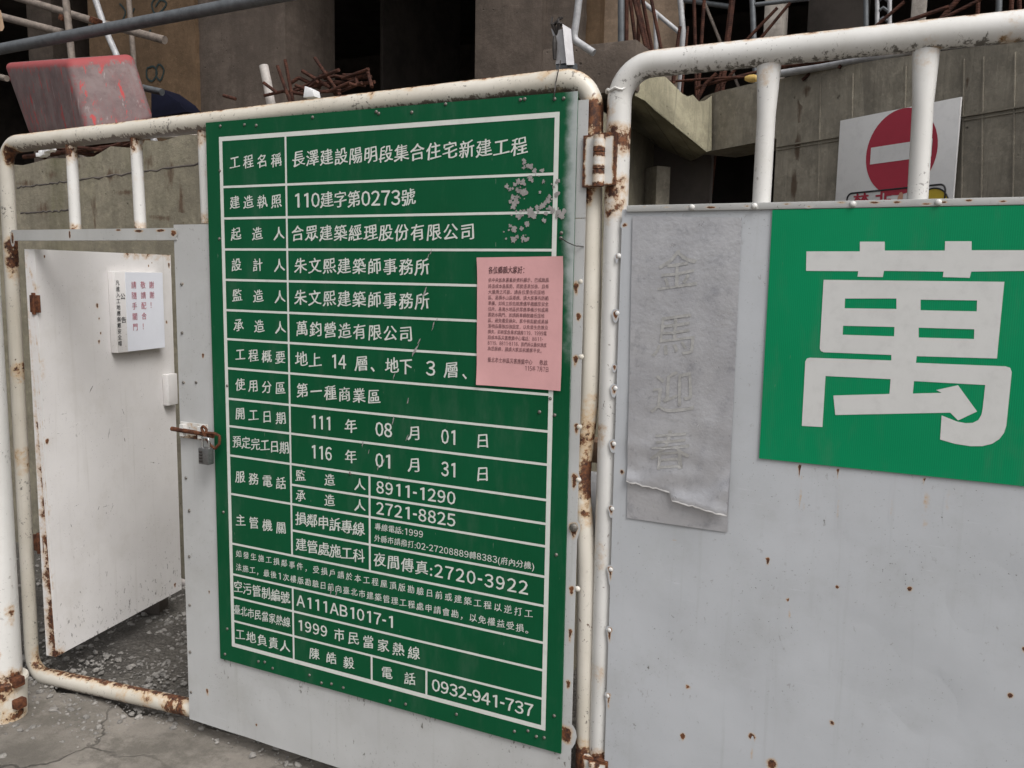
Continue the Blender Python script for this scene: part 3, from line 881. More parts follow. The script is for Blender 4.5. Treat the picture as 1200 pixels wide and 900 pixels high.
# wicket door swung inwards
HB = at(60, 768, 0.02)
HT = at(46, 292, 0.02)
hx = (HB.x + HT.x) / 2
z_dt, z_db = HT.z, HB.z
far_t, far_b = at(200, 308, 0.85 * S), at(213, 690, 0.85 * S)
DD = Vector(((far_t.x + far_b.x) / 2 - hx, 0.85 * S - 0.02, 0)).normalized()
DW = math.hypot((far_t.x + far_b.x) / 2 - hx, 0.85 * S - 0.02)
DNn = Vector((DD.y, -DD.x, 0))      # face towards the camera (+X)
DO = Vector((hx, 0.02, z_db))
def dp(u, z, out=0.0): return Vector((DO.x, DO.y, 0)) + DD * u + Vector((0, 0, z)) + DNn * out
def don(px, py, out=0.0): return on(px, py, DO + DNn * out, DNn)
def door():
    m = MB()
    nx, nz = 24, 40
    def dirt_or_glare(u, v): return max(0, 0.55 - v * 2.2) * 0.8
    g = [[m.vert(dp(DW * i / nx, z_db + (z_dt - z_db) * j / nz), 0.75 if (j == 0 and i < 2) else (0.3 if i == 0 and j % 7 < 2 else (0.45 if j == nz and i > 14 else 0.0)), dirt_or_glare(i / nx, j / nz)) for i in range(nx + 1)] for j in range(nz + 1)]
    for j in range(nz):
        for i in range(nx): m.face((g[j][i], g[j][i + 1], g[j + 1][i + 1], g[j + 1][i]))
    th = -0.045
    b = [m.vert(dp(u, z, th), 0.2) for u, z in ((0, z_db), (DW, z_db), (DW, z_dt), (0, z_dt))]
    m.face(b)
    m.face([b[0], b[1]] + g[0][::-1]); m.face(g[nz] + [b[2], b[3]])
    m.face([b[0]] + [r[0] for r in g] + [b[3]]); m.face([r[nx] for r in g] + [b[2], b[1]])
    for x, y, r, dr in ((114, 357, .013, 0.6), (116, 373, .008, 0.5), (118, 390, .008, 0.5), (195, 378, .014, 0), (55, 516, .015, 1), (174, 311, .008, 0.5), (178, 308, .006, 0), (198, 310, .012, 1), (205, 685, .012, 1), (116, 400, .01, 1), (52, 300, .006, 1)):
        m.spot(don(x, y), DD, UZ, r, r, 0, 0.85, dr, DNn * 0.0006)
    # scuffs and scratches
    rnd = random.Random(11)
    for k in range(26):
        x, y = rnd.uniform(66, 200), rnd.uniform(430, 720)
        c = don(x, y)
        if not (z_db + 0.05 < c.z < z_dt): continue
        L, wd = rnd.uniform(0.015, 0.06), rnd.uniform(0.0015, 0.005)
        u = (UZ * rnd.uniform(0.7, 1) + DD * rnd.uniform(-0.5, 0.6)).normalized() if k % 4 else (DD + UZ * rnd.uniform(-.3, .3)).normalized()
        m.spot(c, u.cross(DNn), u, wd, L, 0, 0.0, 0, DNn * 0.0005, 0.95, 8)
    o = m.build('wicket_door', M['door'], left)
    h = MB()
    a, b_ = don(201, 437, 0.0), don(206, 472, 0.0)
    w = (don(208.5, 455) - don(200.5, 455)).length
    h.hexa([dp(DW - 0.085, a.z - 0.0, 0.001), dp(DW - 0.02, a.z, 0.001), dp(DW - 0.02, a.z, 0.03), dp(DW - 0.085, a.z, 0.03)],
           [dp(DW - 0.085, b_.z, 0.001), dp(DW - 0.02, b_.z, 0.001), dp(DW - 0.02, b_.z, 0.03), dp(DW - 0.085, b_.z, 0.03)])
    h.build('handle', M['plank'] if False else M['door'], o, bevel=0.004)
    for y in (356, 637):
        q = MB()
        c = at(43 + (y - 356) * 0.02, y, 0.02)
        q.tube([c + Vector((-0.012, 0, -0.04)), c + Vector((-0.012, 0, 0.04))], 0.010, 10)
        q.box((c.x - 0.04, c.y - 0.006, c.z - 0.032), (c.x + 0.02, c.y + 0.002, c.z + 0.032))
        q.build('hinge', M['rust'], o, bevel=0.002)
door()

# bolt latch on the strip beside the opening
def latch():
    p = MB()
    a, b = at(213, 495, 0), at(245, 514, 0)
    z0, z1 = at(228, 514, 0).z, at(228, 495.5, 0).z
    def fr(x, z): return 0.75 if (abs(z - z0) < 0.01 or abs(x - a.x) < 0.02) else 0.45
    m = MB()
    for i in range(1):
        sheet(m, a.x, b.x, z0, z1, -0.006, 0.004, 12, 6, lambda x, z: (0.25 + 0.35 * mnoise.noise(Vector((x * 60, 0, z * 60))) + (0.3 if z < z0 + 0.012 else 0), 0))
    for sx in (a.x + 0.02, b.x - 0.02):
        m.box((sx - 0.008, -0.022, z0 + 0.008), (sx + 0.008, -0.0062, z1 - 0.006))
    o = m.build('latch', M['pipe_white'], left)
    zc = at(228, 504, 0).z
    r = MB()
    x0, x1 = at(207, 504, 0).x, at(256, 507, 0).x
    r.tube([Vector((x0, -0.02, zc)), Vector((x1 - 0.03, -0.02, zc - 0.004)), Vector((x1, -0.024, zc - 0.006))], 0.0075, 12)
    loop = [at(x, y, -0.03) for x, y in ((240, 507), (252, 508), (257.5, 511), (257, 520), (252, 526), (246, 521), (240, 510), (236, 502), (238, 499), (242, 503), (241, 512))]
    r.tube(fillet(loop, 0.006, 0.006, 4), 0.0045, 8)
    r.build('bolt', M['rust'], o, smooth=True)
latch()
def padlock():
    t = thing('padlock', at(241, 543, -0.04), 'small grey combination padlock hanging from the rusty bolt latch', 'padlock')
    b = MB()
    lo, hi = at(235.5, 543, -0.045), at(246.5, 525.5, -0.045)
    b.box((lo.x, -0.056, lo.z), (hi.x, -0.030, hi.z))
    body = b.build('body', M['lock'], t, bevel=0.004)
    for k in range(4):
        d = MB()
        z = lo.z + (hi.z - lo.z) * (0.2 + 0.19 * k)
        d.tube([Vector((lo.x + 0.006, -0.054, z)), Vector((lo.x + 0.019, -0.054, z))], 0.0045, 12)
        d.build('dial', M['wire'], body, smooth=True)
    s = MB()
    xa, xb = lo.x + 0.007, hi.x - 0.007
    zt = at(240, 513, -0.045).z
    s.tube(fillet([Vector((xa, -0.043, hi.z - 0.005)), Vector((xa, -0.043, zt)), Vector((xb, -0.043, zt)), Vector((xb, -0.043, hi.z - 0.005))], 0.010, 0.004, 6), 0.0033, 10)
    s.build('shackle', M['chrome'], t, smooth=True)
padlock()

# ------------------------------------------------------------------ right gate leaf
right = thing('gate_leaf', at(960, 905, 0.03), 'right gate leaf of white pipe and grey sheet carrying the large green character sign', 'gate')
XE = 1.75
def right_frame():
    TL = P(727, 78.5)
    e = P(1200, 30)
    u = (e - TL).normalized()
    TR = TL + u * ((XE - TL.x) / u.x)
    zb = ZB + RP
    path = [Vector((TL.x + 0.004, YP, ZB + 0.0)), TL, TR, Vector((XE, YP, zb))]
    w = wear([(P(727, 160), 0.045, 0.95, 0.6), (P(722, 215), 0.04, 0.9, 2.5), (P(722, 130), 0.03, 0.7, 0), (P(712, 130), 0.03, 0.9, 0.3), (P(1180, 26), 0.022, 1.0, 1.5), (P(1185, 30), 0.03, 0.7, 1), (P(1090, 50), 0.03, 0.55, 0), (P(710, 500), 0.03, 0.5, 3), (P(708, 640), 0.03, 0.5, 3), (P(704, 780), 0.03, 0.5, 2), (P(703, 888), 0.06, 0.9, 0), (P(958, 52), 0.012, 0.8, 0.5), (P(965, 52), 0.012, 0.8, 0.5), (P(706, 600), 0.02, 0.55, 4), (P(715, 330), 0.02, 0.55, 2)], 0.8, 0.55)
    m = MB()
    pts = fillet(path, 0.085, 0.014)
    m.tube(pts, radii(pts, 0.0015), 22, attr=w)
    m.build('frame', M['pipe_white'], right, smooth=True)
    # weld ring where the elbow meets the upright
    rg = MB()
    c = P(726, 107)
    pts = []
    for i in range(25):
        an = 2 * math.pi * i / 24
        pts.append(c + Vector((math.cos(an) * RP, math.sin(an) * RP, 0.003 * math.sin(an * 7))))
    rg.tube(pts, 0.0035, 6)
    rg.build('weld_bead', M['pipe_white'], right, smooth=True)
right_frame()
for (xt, yt, xb, yb) in ((901.5, 72, 892, 242), (1085.5, 55, 1075, 238)):
    bar(P(xt, yt), P(xb, yb), 0.03, 0.021, right, M['pipe_white'], [(P(xt, yt + 6), 0.03, 0.45, 1.5), (P(xt + 2, yt + 40), 0.012, 0.8, 0.6), (P(xb - 4, yb - 10), 0.015, 0.5, 1)])
for xb in (0.36, 0.82, 1.28):
    bar(Vector((xb, YP, P(1085.5, 55).z + (xb - P(1085.5, 55).x) * 0.0)), Vector((xb - 0.012, YP, P(1075, 238).z)), 0.03, 0.021, right, M['pipe_white'])
RX0 = (atx(727, 1.75) + atx(712.5, 0.5)) / 2
ZT = at(960, 241, 0).z
FLZ0, FLZ1 = at(960, 244.5, 0).z, at(960, 236, 0).z
def dent(m):
    for x, y, r, am in ((790, 655, .07, .004), (1150, 700, .10, .005), (850, 800, .09, .003), (1005, 770, .12, .004), (975, 640, .06, .003), (1090, 830, .10, .004), (760, 730, .08, .003), (320, 822, .06, .004), (290, 850, .08, .003), (420, 862, .08, .003), (232, 560, .06, .003)):
        c = at(x, y, 0)
        for v in m.v:
            if abs(v.y) < 0.0005 or v.y < 0.02:
                q = math.hypot(v.x - c.x, (v.z - c.z) * 0.8) / r
                if q < 2.5: v.y += am * math.exp(-q * q * 1.5)
def right_panel():
    m = MB()
    def dirt_or_glare(x, z):
        d = 0.0
        if x < RX0 + 0.12: d = max(0, 0.55 - (x - RX0) * 4) * max(0, 1 - z / 0.8)
        return 0.0, d
    sheet(m, RX0, XE, ZB, ZT, 0, 0.0025, 60, 50, dirt_or_glare)
    for x, y, r, dr in ((732, 264, .011, 0), (723, 300, .006, 2), (721.5, 367, .011, 1.2), (720, 430, .007, 1), (719.5, 455, .011, 1.2), (718.5, 520, .012, 1), (729, 553, .011, 0), (716.5, 596, .010, 1.5), (715.5, 667, .011, 3), (714.5, 738, .011, 3), (713.5, 815, .012, 3),
                        (790, 636, .011, 0), (900, 655, .008, 1.6), (925, 704, .012, 0.3), (981, 688, .006, 0), (806, 805, .010, 0), (800, 862, .011, 0.8), (881, 863, .015, 0.5), (905, 895, .021, 0.3), (975, 847, .010, 0.3), (1066, 690, .009, 0), (1184, 815, .010, 0.3), (938, 547, .009, 3.0), (982, 551, .006, 4.0), (1085, 563, .010, 2.0), (752, 842, .003, 0), (1200, 760, .008, 1)):
        m.spot(at(x, y, 0), UX, UZ, r, r, 0, 0.95, dr)
    for x, y, rx, rz in ((930, 735, .035, .07), (1067, 671, .014, .03), (990, 627, .01, .02), (1075, 640, .03, .02), (1053, 783, .02, .02), (1115, 805, .03, .015), (1036, 829, .016, .012), (848, 740, .05, .03), (1113, 785, .02, .03), (795, 720, .05, .03), (1178, 695, .008, .008),
                         (965, 612, .01, .03), (930, 645, .01, .02), (1120, 640, .03, .01), (760, 780, .03, .08), (740, 850, .05, .06), (1080, 625, .01, .03), (893, 705, .003, .025), (757, 808, .002, .03), (752, 832, .012, .003)):
        m.spot(at(x, y, 0), UX, UZ, rx, rz, 0, 0.0, 0, Vector((0, -0.0005, 0)), 0.42)
    for x, y, rx, rz, st in ((938, 585, .007, .085, .34), (942, 600, .010, .05, .22), (982, 595, .005, .10, .28), (1085, 600, .012, .085, .30), (1110, 590, .008, .06, .2), (1045, 590, .006, .05, .2), (925, 722, .005, .05, .3), (881, 880, .006, .04, .3)):
        m.spot(at(x, y, 0), UX, UZ, rx, rz, 0, st)
    dent(m)
    m.build('panel', M['panel'], right, smooth=True)
    f = MB()
    f.box((RX0 + 0.012, -0.006, FLZ0), (XE, 0.02, FLZ1))
    rnd = random.Random(2)
    for x in list(range(745, 1200, 30)):
        c = at(x + rnd.uniform(-12, 12), 241, 0)
        f.spot(Vector((c.x, -0.006, FLZ0 + rnd.uniform(0.004, FLZ1 - FLZ0 - 0.004))), UX, UZ, rnd.uniform(0.006, 0.02), 0.004, 0, rnd.uniform(0.5, 0.95), 0, Vector((0, -0.0006, 0)))
    f.build('flange', M['rail'], right, bevel=0.0025)
    for y in (300, 367, 455, 520, 596, 667, 738, 815):
        x = 727 + (y - 247) * (712.5 - 727) / 560
        rivet(at(x, y, 0.003), 0.007, right, M['pipe_white'], name='weld_bead')
    for x, y in ((812, 238), (885, 238), (1000, 236), (1100, 234)):
        rivet(Vector((at(x, y, 0).x, -0.006, (FLZ0 + FLZ1) / 2)), 0.007, right, M['pipe_white'], name='weld_bead')
right_panel()
dent(LEFT_MB[0])
LEFT_MB[0].build('panel', M['panel_left'], left, smooth=True)
# the hinge between the leaves, and a lower one
def hinge(cx, y0, y1, wl, wr):
    zt, zb = at(cx, y0, YP).z, at(cx, y1, YP).z
    X = at(cx, (y0 + y1) / 2, YP - RP).x
    m = MB()
    def edge(x, z):
        d = min(abs(x - (X - wl)), abs(x - (X + wr)), (z - zb) * 1.2, (zt - z) * 1.2)
        return max(0.12, 0.95 - d / 0.014), 0.0
    sheet(m, X - wl, X - 0.001, zb, zt, YP - RP - 0.010, 0.03, 14, 24, edge)
    sheet(m, X + 0.001, X + wr, zb + 0.004, zt + 0.004, YP - RP - 0.011, 0.03, 14, 24, edge)
    o = m.build('hinge', M['pipe_white'], right)
    for k in range(3):
        q = MB()
        a, b = zb + (zt - zb) * (k + 0.02) / 3, zb + (zt - zb) * (k + 0.96) / 3
        n = 6
        q.tube([Vector((X, YP - RP - 0.014, a + (b - a) * i / n)) for i in range(n + 1)], 0.015, 18, attr=lambda p, d: (0.6 if (p.z - a < 0.01 or b - p.z < 0.01) else 0.30, 0))
        q.build('knuckle', M['pipe_white'], o, smooth=True)
hinge(704, 161, 221, 0.044, 0.042)
hinge(698, 881, 918, 0.036, 0.036)

# post at the far left carrying the gate
def gate_post():
    YQ = -0.21
    a = at(2, 800, YQ)
    edge_t = at(4, 250, YQ); edge_b = at(30, 800, YQ)
    r = 0.062
    view = (a - CAM).normalized()
    side = Vector((-view.y, view.x, 0)).normalized() * -1
    vb = (edge_b - CAM).normalized()
    cxb = Vector((edge_b.x - r / abs(vb.y), YQ, 0))
    t = thing('gate_post', Vector((cxb.x, YQ, 0)), 'thick white pipe gate post with rusty foot collar at the left end of the gate', 'post')
    zj = gnd(25, 818, 0.0).z + 0.125
    w = wear([(Vector((cxb.x + r, YQ, 0.155)), 0.05, 0.75, 0.2), (Vector((cxb.x + r * 0.7, YQ - r * 0.7, 0.26)), 0.02, 0.5, 0.5), (Vector((cxb.x + r, YQ, 0.42)), 0.022, 0.6, 3), (Vector((cxb.x + r * 0.4, YQ - r, 0.15)), 0.06, 0.8, 0.3)])
    m = MB()
    m.tube([Vector((cxb.x, YQ, 0.0 + i * 0.02)) for i in range(113)], r, 28, attr=w)
    m.build('pipe', M['pipe_white'], t, smooth=True)
    c = MB()
    wc = wear([(Vector((cxb.x + r * 0.5, YQ - r, 0.15)), 0.08, 1.0, 0.2), (Vector((cxb.x + r, YQ, 0.02)), 0.05, 0.7, 0), (Vector((cxb.x - r * .3, YQ - r, 0.14)), 0.09, 0.9, 0.2)])
    zs = [-0.02, 0.0, 0.02, 0.05, 0.08, 0.11, 0.13, 0.142, 0.148]
    c.tube([Vector((cxb.x, YQ, z)) for z in zs], [r + 0.010, r + 0.008, r + 0.009, r + 0.010, r + 0.011, r + 0.013, r + 0.016, r + 0.019, r + 0.016], 28, attr=wc)
    c.build('foot_collar', M['pipe'], t, smooth=True)
    for zz, dx in ((0.15, r + 0.02), (0.07, r + 0.024)):
        tabs = MB()
        tabs.box((cxb.x + dx - 0.02, YQ - 0.02, zz - 0.02), (cxb.x + dx + 0.012, YQ + 0.02, zz + 0.014))
        tabs.build('collar_lug', M['rust'], t, bevel=0.006)
    for y in (632, 660):
        z = at(5, y, YQ - r).z
        l = MB()
        l.box((cxb.x - 0.05, YQ - r - 0.020, z - 0.014), (cxb.x + 0.02, YQ - r + 0.02, z + 0.014))
        l.r = [0.55] * len(l.v)
        l.build('hinge_lug', M['pipe'], t, bevel=0.004)
gate_post()

# ------------------------------------------------------------------ lettering
GC = {}
def glyph(ch, weight=0.0, res=2):
    k = ch
    if k in GC: return GC[k]
    src = chr(ord(ch) + 0xfee0) if (ch.isascii() and ch.isalnum()) else ch
    if ch == '1':
        vs, fs = [(0.36, 0), (0.47, 0), (0.47, 0.74), (0.41, 0.74), (0.21, 0.665), (0.21, 0.575), (0.36, 0.625)], [(0, 1, 2, 6), (2, 3, 4, 5, 6)]
    else:
        c = bpy.data.curves.new('glyph', 'FONT')
        c.body = src
        c.size = 1
        c.resolution_u = res
        o = bpy.data.objects.new('glyph', c)
        COL.objects.link(o)
        bpy.context.view_layer.update()
        e = o.evaluated_get(bpy.context.evaluated_depsgraph_get())
        me = e.to_mesh()
        vs = [(v.co.x, v.co.y) for v in me.vertices]
        fs = [tuple(p.vertices) for p in me.polygons]
        e.to_mesh_clear()
        bpy.data.objects.remove(o)
        bpy.data.curves.remove(c)
    if ch == '-': vs = [(x, y + 0.13) for x, y in vs]
    if vs: x0, x1 = min(v[0] for v in vs), max(v[0] for v in vs)
    else: x0 = x1 = 0
    full = ord(ch) > 0x2fff
    adv = 1.0 if full else ((x1 - x0) + 0.10 if vs else 0.3)
    if ch in '0123456789': adv = 0.62
    GC[k] = (vs, fs, x0, x1, adv, full)
    return GC[k]

def stamp(m, g, place, weight, mat, nrm):
    """a glyph laid down, thickened by shifted copies each a hair deeper"""
    vs, fs, gx0, gx1, adv, full = g
    sh = [(0, 0)] if not weight else ([(-weight, weight * .3), (weight, -weight * .3), (0, 0)] if full else [(-weight, 0), (weight, 0), (0, weight * 0.8), (0, -weight * 0.8)])
    for q, (dx, dy) in enumerate(sh):
        ids = [m.vert(place(vx + dx, vy + dy) + nrm * (0.00007 * q)) for vx, vy in vs]
        for f in fs: m.face([ids[i] for i in f], mat)

def put(m, s, O, ux, uz, x0, x1, zc, h, weight=0.0, shear=0.0, num=1.0, mat=0, cjk=0.89):
    """set string s between x0 and x1 along ux (metres from O), centred on height zc; shear gives brush-script's rising strokes"""
    gl = [glyph(c, weight) for c in s]
    hs = [h * (num if not g[5] else cjk) for g in gl]
    nat = sum(g[4] * hh for g, hh in zip(gl, hs))
    L = x1 - x0
    sx = 1.0
    gap = 0.0
    if len(s) > 1: gap = (L - nat) / (len(s) - 1)
    if gap < -0.03 * h:
        gap = 0.0
        sx = L / nat
    x = x0
    for g, hh in zip(gl, hs):
        vs, fs, gx0, gx1, adv, full = g
        w = adv * hh * sx
        cx = x + w / 2
        seed = len(m.v) * 0.137 % 50
        def place(vx, vy):
            if full: lx, ly = (vx - 0.5), (vy - 0.36)
            else: lx, ly = vx - (gx0 + gx1) / 2, vy - 0.36
            if full and shear:
                q_ = Vector((vx * 4.3, vy * 4.3, seed))
                lx += 0.030 * mnoise.noise(q_)
                ly += 0.034 * mnoise.noise(q_ + Vector((31.7, 5.2, 0)))
                lx *= 1.0 - 0.22 * ly
                ly += shear * lx + 0.10 * lx * lx - 0.012
            return O + ux * (cx + lx * hh * sx) + uz * (zc + ly * hh)
        stamp(m, g, place, weight, mat, ux.cross(uz).normalized())
        x += w + gap

def vput(m, s, O, ux, uz, xc, ztop, zbot, h, weight=0.0, mat=0, sx=1.0):
    n = len(s)
    for i, ch in enumerate(s):
        g = glyph(ch)
        zc = ztop - (ztop - zbot) * (i + 0.5) / n
        mid = 0.5 if g[5] else (g[2] + g[3]) / 2
        stamp(m, g, lambda vx, vy: O + ux * (xc + (vx - mid) * h * sx) + uz * (zc + (vy - 0.36) * h), weight, mat, ux.cross(uz).normalized())

# ------------------------------------------------------------------ the construction board
board = thing('construction_board', Vector(((SX0 + SX1) / 2, -0.004, SZ0)), 'tall dark green construction notice board with a white table of characters and phone numbers', 'sign')
YS = -0.008
def board_sheet():
    m = MB()
    def edge_glare(x, z):  # glare painted as a greyed right edge, stronger towards the top
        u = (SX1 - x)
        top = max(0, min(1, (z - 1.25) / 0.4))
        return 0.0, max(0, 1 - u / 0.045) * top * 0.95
    sheet(m, SX0, SX1, SZ0, SZ1, YS, 0.006, 60, 40, edge_glare)
    return m
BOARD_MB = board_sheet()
LN = dict(top=((261, 163), (653.6, 135.6)), r1=((265, 219), (646, 205)), r2=((266.4, 254.7), (646, 251)), r3=((267.5, 291), (645, 295)), r4=((269.3, 327), (558, 335.7)), r5=((271, 362.5), (559, 377)), r6=((272, 395.5), (559, 417.5)),
          r7=((273.7, 430.3), (639.7, 463.3)), r8=((273.7, 467), (637.8, 504.7)), r9=((274.8, 496.7), (636, 546.2)), r10=((274.8, 531.5), (634, 586.5)), rA=((344.5, 566.3), (635, 613.3)), rB=((274.8, 576.6), (635, 640.4)),
          rC=((344.5, 620), (634, 674.5)), rD=((274.8, 635.3), (633.5, 709)), rE=((274.8, 672), (633, 750.7)), rF=((275.6, 698.7), (633, 783)), rG=((275.6, 727.3), (633, 815.3)), bot=((275.6, 754.4), (639, 851.6)))
Z = {k: (at(*a).z + at(*b).z) / 2 for k, (a, b) in LN.items()}
FX0, FX1 = (atx(261, Z['top']) + atx(275.6, Z['bot'])) / 2, (atx(653.6, Z['top']) + atx(639, Z['bot'])) / 2
CX1 = (atx(338.3, Z['top']) + atx(345, Z['bot'])) / 2
CX2 = atx(435.2, Z['rB'])
CX3, CX4 = atx(437.5, (Z['rG'] + Z['bot']) / 2), atx(501.5, (Z['rG'] + Z['bot']) / 2)
def board_text():
    YL = YS - 0.0007
    O = Vector((0, YL, 0))
    m = MB(); m.open_sheet = True
    def hl(z, x0, x1, t): m.poly([(x0, YL, z - t), (x1, YL, z - t), (x1, YL, z + t), (x0, YL, z + t)])
    def vl(x, z0, z1, t): m.poly([(x - t, YL, z0), (x + t, YL, z0), (x + t, YL, z1), (x - t, YL, z1)])
    T, t = 0.0065, 0.0034
    # outer frame butted at the corners
    hl(Z['top'], FX0 - T, FX1 + T, T); hl(Z['bot'], FX0 - T, FX1 + T, T)
    vl(FX0, Z['bot'] + T, Z['top'] - T, T); vl(FX1, Z['bot'] + T, Z['top'] - T, T)
    full = ['r1', 'r2', 'r3', 'r4', 'r5', 'r6', 'r7', 'r8', 'r9', 'r10', 'rB', 'rD', 'rE', 'rF', 'rG']
    for k in full: hl(Z[k], FX0 + T, FX1 - T, t)
    for k in ('rA', 'rC'): hl(Z[k], CX1 + t, FX1 - T, t)
    order = sorted([Z[k] for k in full] , reverse=True)
    def vspan(x, za, zb, cuts):
        zs = [za] + [z for z in sorted(cuts, reverse=True) if zb < z < za] + [zb]
        for i in range(len(zs) - 1):
            vl(x, zs[i + 1] + (t if i + 1 < len(zs) - 1 else 0), zs[i] - (t if i > 0 else 0), t)
    vspan(CX1, Z['top'] - T, Z['rD'] + t, order)
    vspan(CX1, Z['rE'] - t, Z['bot'] + T, order)
    vspan(CX2, Z['r10'] - t, Z['rD'] + t, [Z['rA'], Z['rB'], Z['rC']])
    vspan(CX3, Z['rG'] - t, Z['bot'] + T, []); vspan(CX4, Z['rG'] - t, Z['bot'] + T, [])
    SH = 0.13
    def row(s, a, b, pa, pb, h, w=0.015, num=1.0, fz=0.5, sh=SH):
        zc = Z[a] * (1 - fz) + Z[b] * fz
        put(m, s, O, UX, UZ, atx(pa, zc), atx(pb, zc), zc, h, w, sh, num)
    lab = 0.0465
    row('工程名稱', 'top', 'r1', 271.5, 332.5, lab); row('長澤建設陽明段集合住宅新建工程', 'top', 'r1', 344.5, 620, 0.054)
    row('建造執照', 'r1', 'r2', 271.5, 332.5, lab); row('110建字第0273號', 'r1', 'r2', 345.5, 489, 0.054)
    row('起造人', 'r2', 'r3', 273, 335.5, lab); row('合眾建築經理股份有限公司', 'r2', 'r3', 343.5, 559, 0.054)
    row('設計人', 'r3', 'r4', 273.5, 336, lab); row('朱文熙建築師事務所', 'r3', 'r4', 347, 505.5, 0.054)
    row('監造人', 'r4', 'r5', 274.5, 336.5, lab); row('朱文熙建築師事務所', 'r4', 'r5', 347, 505.5, 0.054)
    row('承造人', 'r5', 'r6', 276, 337, lab); row('萬鈞營造有限公司', 'r5', 'r6', 348.5, 486, 0.054)
    row('工程概要', 'r6', 'r7', 278, 337, lab)
    for s, a, b in (('地上', 348, 379), ('14', 389, 408), ('層、', 418, 452), ('地下', 453, 486), ('3', 500.5, 511), ('層、', 522, 561)): row(s, 'r6', 'r7', a, b, 0.054)
    row('使用分區', 'r7', 'r8', 278, 337, lab); row('第一種商業區', 'r7', 'r8', 349.5, 448, 0.052)
    row('開工日期', 'r8', 'r9', 278, 337.5, lab); row('預定完工日期', 'r9', 'r10', 274.5, 341, lab)
    for a, b, q in (('r8', 'r9', ('111', '08', '01')), ('r9', 'r10', ('116', '01', '31'))):
        for s, x0, x1 in ((q[0], 365.5, 391.5), ('年', 406, 420), (q[1], 441.5, 462), ('月', 480, 493.5), (q[2], 518.5, 538), ('日', 559, 573.5)):
            row(s, a, b, x0, x1, 0.05, 0.018, 1.08, 0.5)
    row('服務電話', 'r10', 'rB', 278, 337.5, lab, fz=0.52)
    row('監造人', 'r10', 'rA', 348.5, 430, 0.044); row('8911-1290', 'r10', 'rA', 442.5, 536, 0.048, 0.018)
    row('承造人', 'rA', 'rB', 348.5, 430, 0.044); row('2721-8825', 'rA', 'rB', 442.5, 536, 0.048, 0.018)
    row('主管機關', 'rB', 'rD', 278.5, 337.5, lab)
    row('損鄰申訴專線', 'rB', 'rC', 348, 429.5, 0.050); row('專線電話:1999', 'rB', 'rC', 441, 498, 0.026, 0.008, 1.0, 0.30)
    row('外縣市請撥打:02-27208889轉8383(府內分機)', 'rB', 'rC', 440.5, 628, 0.0255, 0.008, 1.0, 0.72)
    row('建管處施工科', 'rC', 'rD', 348.5, 429.5, 0.050); row('夜間傳真:2720-3922', 'rC', 'rD', 439.5, 621, 0.050, 0.016)
    row('如發生施工損鄰事件，受損戶請於本工程屋頂版勘驗日前或建築工程以逆打工', 'rD', 'rE', 278.5, 626, 0.0285, 0.008, 1.0, 0.29)
    row('法施工，最後1次樓版勘驗日前向臺北市建築管理工程處申請會勘，以免權益受損。', 'rD', 'rE', 278.5, 627, 0.0285, 0.008, 1.0, 0.73)
    row('空污管制編號', 'rE', 'rF', 276, 342, 0.048); row('A111AB1017-1', 'rE', 'rF', 349, 465, 0.048, 0.016)
    row('臺北市民當家熱線', 'rF', 'rG', 276, 342.5, 0.040, 0.012); row('1999', 'rF', 'rG', 350, 386, 0.046, 0.016); row('市民當家熱線', 'rF', 'rG', 393, 494, 0.048)
    row('工地負責人', 'rG', 'bot', 278, 342, 0.047); row('陳皓毅', 'rG', 'bot', 364.5, 417, 0.046); row('電話', 'rG', 'bot', 448.5, 489, 0.046); row('0932-941-737', 'rG', 'bot', 507.5, 627, 0.048, 0.018)
    m.build('lettering', M['letter'], board)
    # patches where the green film has flaked, and pale scratches
    w = BOARD_MB
    cnt = [0]
    rnd = random.Random(21)
    YW = YS - 0.0013
    def blob(x, y, r, e=1.0, rot=0.0):
        cnt[0] += 1
        yw = YW - 0.000006 * cnt[0]
        c = at(x, y, yw)
        n = 15
        r *= 0.82
        ca, sa = math.cos(rot), math.sin(rot)
        pts = []
        for i in range(n):
            an = 2 * math.pi * i / n
            k = r * rnd.uniform(0.45, 1.25)
            a, b = math.cos(an) * k, math.sin(an) * k * e
            pts.append((c.x + a * ca - b * sa, yw, c.z + a * sa + b * ca))
        w.poly(pts, 1)
    for cx, cy, n, sp in ((608, 222, 16, 15), (612, 252, 12, 11), (622, 205, 8, 12), (640, 240, 14, 12), (600, 275, 12, 14), (612, 280, 6, 7), (625, 248, 9, 8), (650, 215, 6, 12), (618, 190, 5, 10), (655, 250, 8, 8), (605, 235, 8, 6)):
        for k in range(n): blob(cx + rnd.gauss(0, sp * 0.55), cy + rnd.gauss(0, sp * 0.55), abs(rnd.gauss(0.003, 0.003)) + 0.002)
    for x, y, r in ((622, 196, .010), (613, 214, .011), (619, 194, .009), (622, 248, .014), (604, 237, .012), (613, 279, .010), (606, 222, .008), (634, 242, .008), (637, 258, .009), (648, 248, .008), (654, 249, .010), (640, 250, .007)): blob(x, y, r)
    for x, y, L in ((505, 295, .012), (498, 342, .02), (490, 352, .016), (487, 410, .03), (491, 400, .014), (461, 492, .016), (477, 513, .012), (462, 440, .014), (508, 380, .012), (443, 548, .014), (478, 470, .014), (502, 300, .01), (507, 385, .01), (512, 375, .008), (425, 520, .015), (432, 530, .01), (388, 692, .018), (394, 696, .014), (460, 495, .01), (456, 560, .01), (410, 552, .006), (450, 540, .012)):
        blob(x, y, L, 0.16, math.radians(rnd.uniform(58, 80)))
    w.build('board', [M['green'], M['peel']], board)
